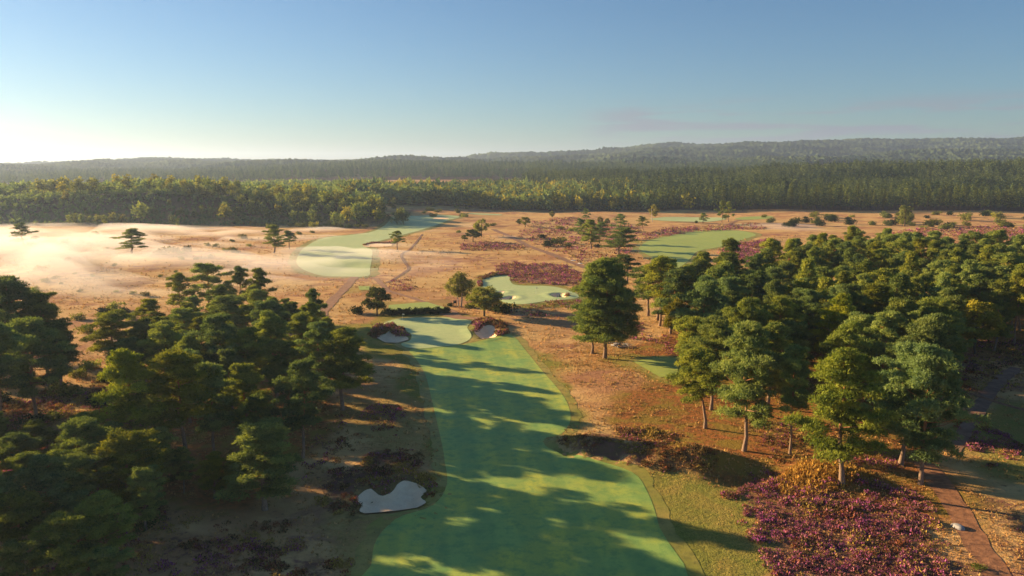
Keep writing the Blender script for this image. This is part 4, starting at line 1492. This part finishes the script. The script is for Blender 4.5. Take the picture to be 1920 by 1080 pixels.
def rock(name, px, py, sx, sy, sz, m, lb, cat, seed, group=None):
    X, Y = G(px, py)
    g = np.random.default_rng(seed)
    V, F = [], []
    nu, nv = 14, 8
    for j in range(nv + 1):
        for i in range(nu):
            a, b_ = 2 * math.pi * i / nu, math.pi * j / nv
            d = np.array([math.cos(a) * math.sin(b_), math.sin(a) * math.sin(b_), math.cos(b_)])
            r = 1 + .22 * (float(vnoise(d[0] * 1.6 + 5, d[1] * 1.6 + d[2] * 1.3 + 5, seed)) - .5)
            p = np.sign(d) * np.abs(d) ** .8 * r
            V.append((p[0] * sx / 2, p[1] * sy / 2, max(p[2], -.3) * sz))
    for j in range(nv):
        for i in range(nu):
            F.append((j * nu + i, (j + 1) * nu + i, (j + 1) * nu + (i + 1) % nu, j * nu + (i + 1) % nu))
    thing(name, lb, cat, (X, Y, h1(X, Y) + .02), group, me=new_mesh(name, V, F, [m], smooth=True), rz=g.uniform(0, 3))


rock('boulder', 1796, 990, 1.1, 1.9, .45, M['stone'], 'smooth grey boulder at the heather edge of the dirt path', 'boulder', 3)
rock('stone_slab', 1075, 488.5, 2.6, 1.2, .3, M['palestone'], 'pale flat stone beside the gravel track end, farther of two', 'stone', 4)
rock('stone_slab', 1087, 493.5, 2.8, 1.2, .3, M['palestone'], 'pale flat stone beside the gravel track end, nearer of two', 'stone', 5)

# grey heap of fallen timber on the heath by the small tee
X, Y = G(1160, 650)
o = thing('log_pile', 'heap of bleached grey fallen branches on the grass beside the tallest lone pine', 'log pile', (X, Y, h1(X, Y)))
g = np.random.default_rng(12)
for i, (x0, y0, x1, y1, r, zz) in enumerate([(-2.6, 1.6, 1.0, 1.9, .16, .5), (-1.8, 1.2, -.3, -2.0, .22, .25), (-.2, 1.6, -.6, -1.9, .18, .3), (.4, .6, 3.2, -1.2, .2, .3), (1.2, 1.4, 3.6, -.2, .14, .45), (0, -1.6, 2.8, -1.7, .17, .2), (-1.2, .6, .8, -.6, .24, .6), (-.8, -.9, 1.2, .9, .2, .7),
                                                       (-1.4, -1.2, .3, .2, .15, .5), (1.8, .8, 2.2, -1.9, .12, .5)]):
    tb = TubeBag()
    k = 6
    pp = [[x0 + (x1 - x0) * t + g.normal(0, .06), y0 + (y1 - y0) * t + g.normal(0, .06), zz + .2 * math.sin(t * 3) + g.normal(0, .03)] for t in np.linspace(0, 1, k)]
    tb.add(pp, np.linspace(r, r * .5, k), 7)
    tb.add([pp[3], [pp[3][0] + g.normal(0, .5), pp[3][1] + g.normal(0, .5), pp[3][2] + .6]], [r * .35, .02], 5)
    link('log', tb.mesh('bleached_log', M['deadwood']), o)
# pale fallen birch limb in the shade of the copse
X, Y = G(208, 650)
o = thing('fallen_branch', 'pale fallen forked branch glimpsed through shade behind the golden-sided pine', 'branch', (X, Y, h1(X, Y) + 1.2))
tb = TubeBag()
tb.add([[-1.6, 0, 0], [-.6, .1, .3], [.6, 0, .3], [1.7, .1, .6]], [.16, .15, .12, .05], 7)
tb.add([[.2, 0, .3], [1.0, -.2, 1.0], [1.8, -.2, 1.3]], [.1, .08, .03], 6)
tb.add([[-1.2, 0, .1], [-1.7, 0, .9]], [.08, .03], 6)
link('limb', tb.mesh('pale_limb', M['palestone']), o)
# dark notice board behind the birch stems
X, Y = G(853, 573)
o = thing('notice_board', 'small dark wooden board on posts in the shade of the birch', 'notice board', (X, Y, h1(X, Y)))
link('post', mesh_boxes('board_post', [(-.5, 0, .8, .1, .1, 1.6)], M['darkwood']), o)
link('post', mesh_boxes('board_post', [(.5, 0, .8, .1, .1, 1.6)], M['darkwood']), o)
link('panel', mesh_boxes('board_panel', [(0, 0, 1.15, .9, .06, .8)], M['darkwood']), o)
link('roof', mesh_boxes('board_roof', [(0, 0, 1.66, 1.3, .5, .07)], M['darkwood']), o)
# tee markers on the right tee
for dx, lb in ((0, 'tiny white marker on the small pale tee near the cart path, nearer the bushy tree'), (8, 'tiny white marker on the small pale tee near the cart path, nearer the path')):
    X, Y = G(690 - dx, 542)
    thing('tee_marker', lb, 'tee marker', (X, Y, h1(X, Y) + .3), 'tee markers', me=BUSHM[0]) if False else None

# ------------------------------------------------------------------ light, sky, air
SUN_AZ, SUN_EL = R(-65), R(13.0)
sd = Vector((math.sin(SUN_AZ) * math.cos(SUN_EL), math.cos(SUN_AZ) * math.cos(SUN_EL), math.sin(SUN_EL)))
sl = bpy.data.lights.new('sun', 'SUN')
sl.energy, sl.angle, sl.color = 5.0, R(.55), (1.0, .68, .36)
so = bpy.data.objects.new('sun', sl)
so.rotation_euler = sd.to_track_quat('Z', 'Y').to_euler()
so.location = (-100, 50, 120)
COL.objects.link(so)

w = bpy.data.worlds.new('World')
scene.world = w
w.use_nodes = True
nt = w.node_tree
nt.nodes.clear()
b = NB(nt)
sky = b.n('ShaderNodeTexSky', sky_type='NISHITA')
sky.sun_disc = False
sky.sun_elevation, sky.sun_rotation = SUN_EL, SUN_AZ
sky.altitude, sky.air_density, sky.dust_density, sky.ozone_density = 100, 1.0, .45, 3.5
dirv = b.n('ShaderNodeTexCoord').outputs['Generated']
xyz = b.n('ShaderNodeSeparateXYZ', {0: dirv})
cn = b.noise(b.n('ShaderNodeMapping', {'Vector': dirv, 'Scale': (5, 5, 75)}).outputs[0], 1.0, 5, .6, .3)
band = b.math('MULTIPLY', b.ramp(xyz.outputs[2], .018, .035), b.ramp(xyz.outputs[2], .085, .055))
side = b.ramp(xyz.outputs[0], .06, .16)
cm = b.math('MULTIPLY', b.math('MULTIPLY', b.ramp(cn, .47, .58), band), side)
skyt = b.mix(1.0, sky.outputs[0], (.61, .72, .80), 'MULTIPLY')
skyc = b.mix(b.math('MULTIPLY', cm, .85), skyt, (1.9, 2.0, 2.4))
bg = b.n('ShaderNodeBackground', {'Color': skyc, 'Strength': .05})
wo = b.n('ShaderNodeOutputWorld')
nt.links.new(bg.outputs[0], wo.inputs[0])


def volume(name, color, dens, aniso):
    m, nt, out = mat(name)
    v = NB(nt).n('ShaderNodeVolumePrincipled', {'Color': (*color, 1), 'Density': dens, 'Anisotropy': aniso})
    nt.links.new(v.outputs[0], out.inputs['Volume'])
    return m


bx = 13200
HB = (-bx, bx, -1500, 13200, -3.2, 245)
V = [(x, y, z) for x in HB[:2] for y in HB[2:4] for z in HB[4:]]
F = [(0, 1, 3, 2), (4, 6, 7, 5), (0, 4, 5, 1), (2, 3, 7, 6), (0, 2, 6, 4), (1, 5, 7, 3)]
link('haze', new_mesh('haze', V, F, [volume('haze_air', (.50, .68, 1.0), .95e-4, .38)]), kind='stuff')

# ground mist: a shallow closed bank lying on the plain, thick where the photo shows it
MB = [(300, 430, 420, 14, .5), (660, 475, 150, 22, .7), (-100, 480, 330, 50, 3.6), (150, 505, 230, 36, 2.6), (150, 448, 260, 18, 1.3), (400, 500, 190, 30, 1.5), (350, 440, 240, 12, 1.2), (600, 498, 150, 28, 1.2), (790, 490, 120, 15, .55),
      (600, 440, 90, 12, .8), (780, 430, 110, 8, .5), (1040, 410, 260, 9, .45), (900, 443, 70, 8, .6), (1470, 426, 90, 8, .7), (200, 545, 160, 22, .9)]
x = np.arange(-520, 360, 3.5)
y = np.arange(225, 640, 3.5)
XX, YY = np.meshgrid(x, y)
px, py = proj(XX, YY)
T = np.zeros(XX.shape)
for a_, b_, rx, ry, am in MB:
    T += am * np.exp(-((px - a_) / rx) ** 2 - ((py - b_) / ry) ** 2)
wis = fbm(XX / 34 + 5, YY / 26 + 3 + fbm(XX / 50, YY / 50, 8, 2) * 2, 61, 3)
T = T * (.05 + 1.9 * sst(.32, .72, wis)) + (wis - .5) * .4 - .22
T *= sst(225, 260, YY)
hh = height(XX.ravel(), YY.ravel()).reshape(XX.shape)
edge = np.zeros(XX.shape, bool)
edge[0, :] = edge[-1, :] = edge[:, 0] = edge[:, -1] = True
top = hh + np.maximum(T * 1.25, -.5)
top[edge] = hh[edge] - .5
bot = hh - 1.5
n1_, n2_ = XX.shape
Vt = np.column_stack([XX.ravel(), YY.ravel(), top.ravel()])
Vb = np.column_stack([XX.ravel(), YY.ravel(), bot.ravel()])
F0 = (np.arange(n1_ - 1)[:, None] * n2_ + np.arange(n2_ - 1)[None, :]).ravel()
Ft = np.column_stack([F0, F0 + 1, F0 + n2_ + 1, F0 + n2_])
Fb = Ft[:, ::-1] + n1_ * n2_
per = list(range(n2_)) + [i * n2_ + n2_ - 1 for i in range(1, n1_)] + [(n1_ - 1) * n2_ + i for i in range(n2_ - 2, -1, -1)] + [i * n2_ for i in range(n1_ - 2, 0, -1)]
Fs = [(per[(i + 1) % len(per)], per[i], per[i] + n1_ * n2_, per[(i + 1) % len(per)] + n1_ * n2_) for i in range(len(per))]
link('mist', new_mesh('mist', np.vstack([Vt, Vb]), np.vstack([Ft, Fb, Fs]), [volume('mist_air', (.88, .90, .94), .018, .25)]), kind='stuff')

# ------------------------------------------------------------------ render settings
scene.view_settings.view_transform = 'Standard'
scene.view_settings.look = 'None'
scene.view_settings.gamma = 1.0
scene.view_settings.exposure = 1.7
scene.cycles.max_bounces = 6
scene.cycles.diffuse_bounces = 2
scene.cycles.transmission_bounces = 4
scene.cycles.volume_bounces = 1
scene.cycles.use_denoising = True
scene.cycles.sample_clamp_indirect = 8
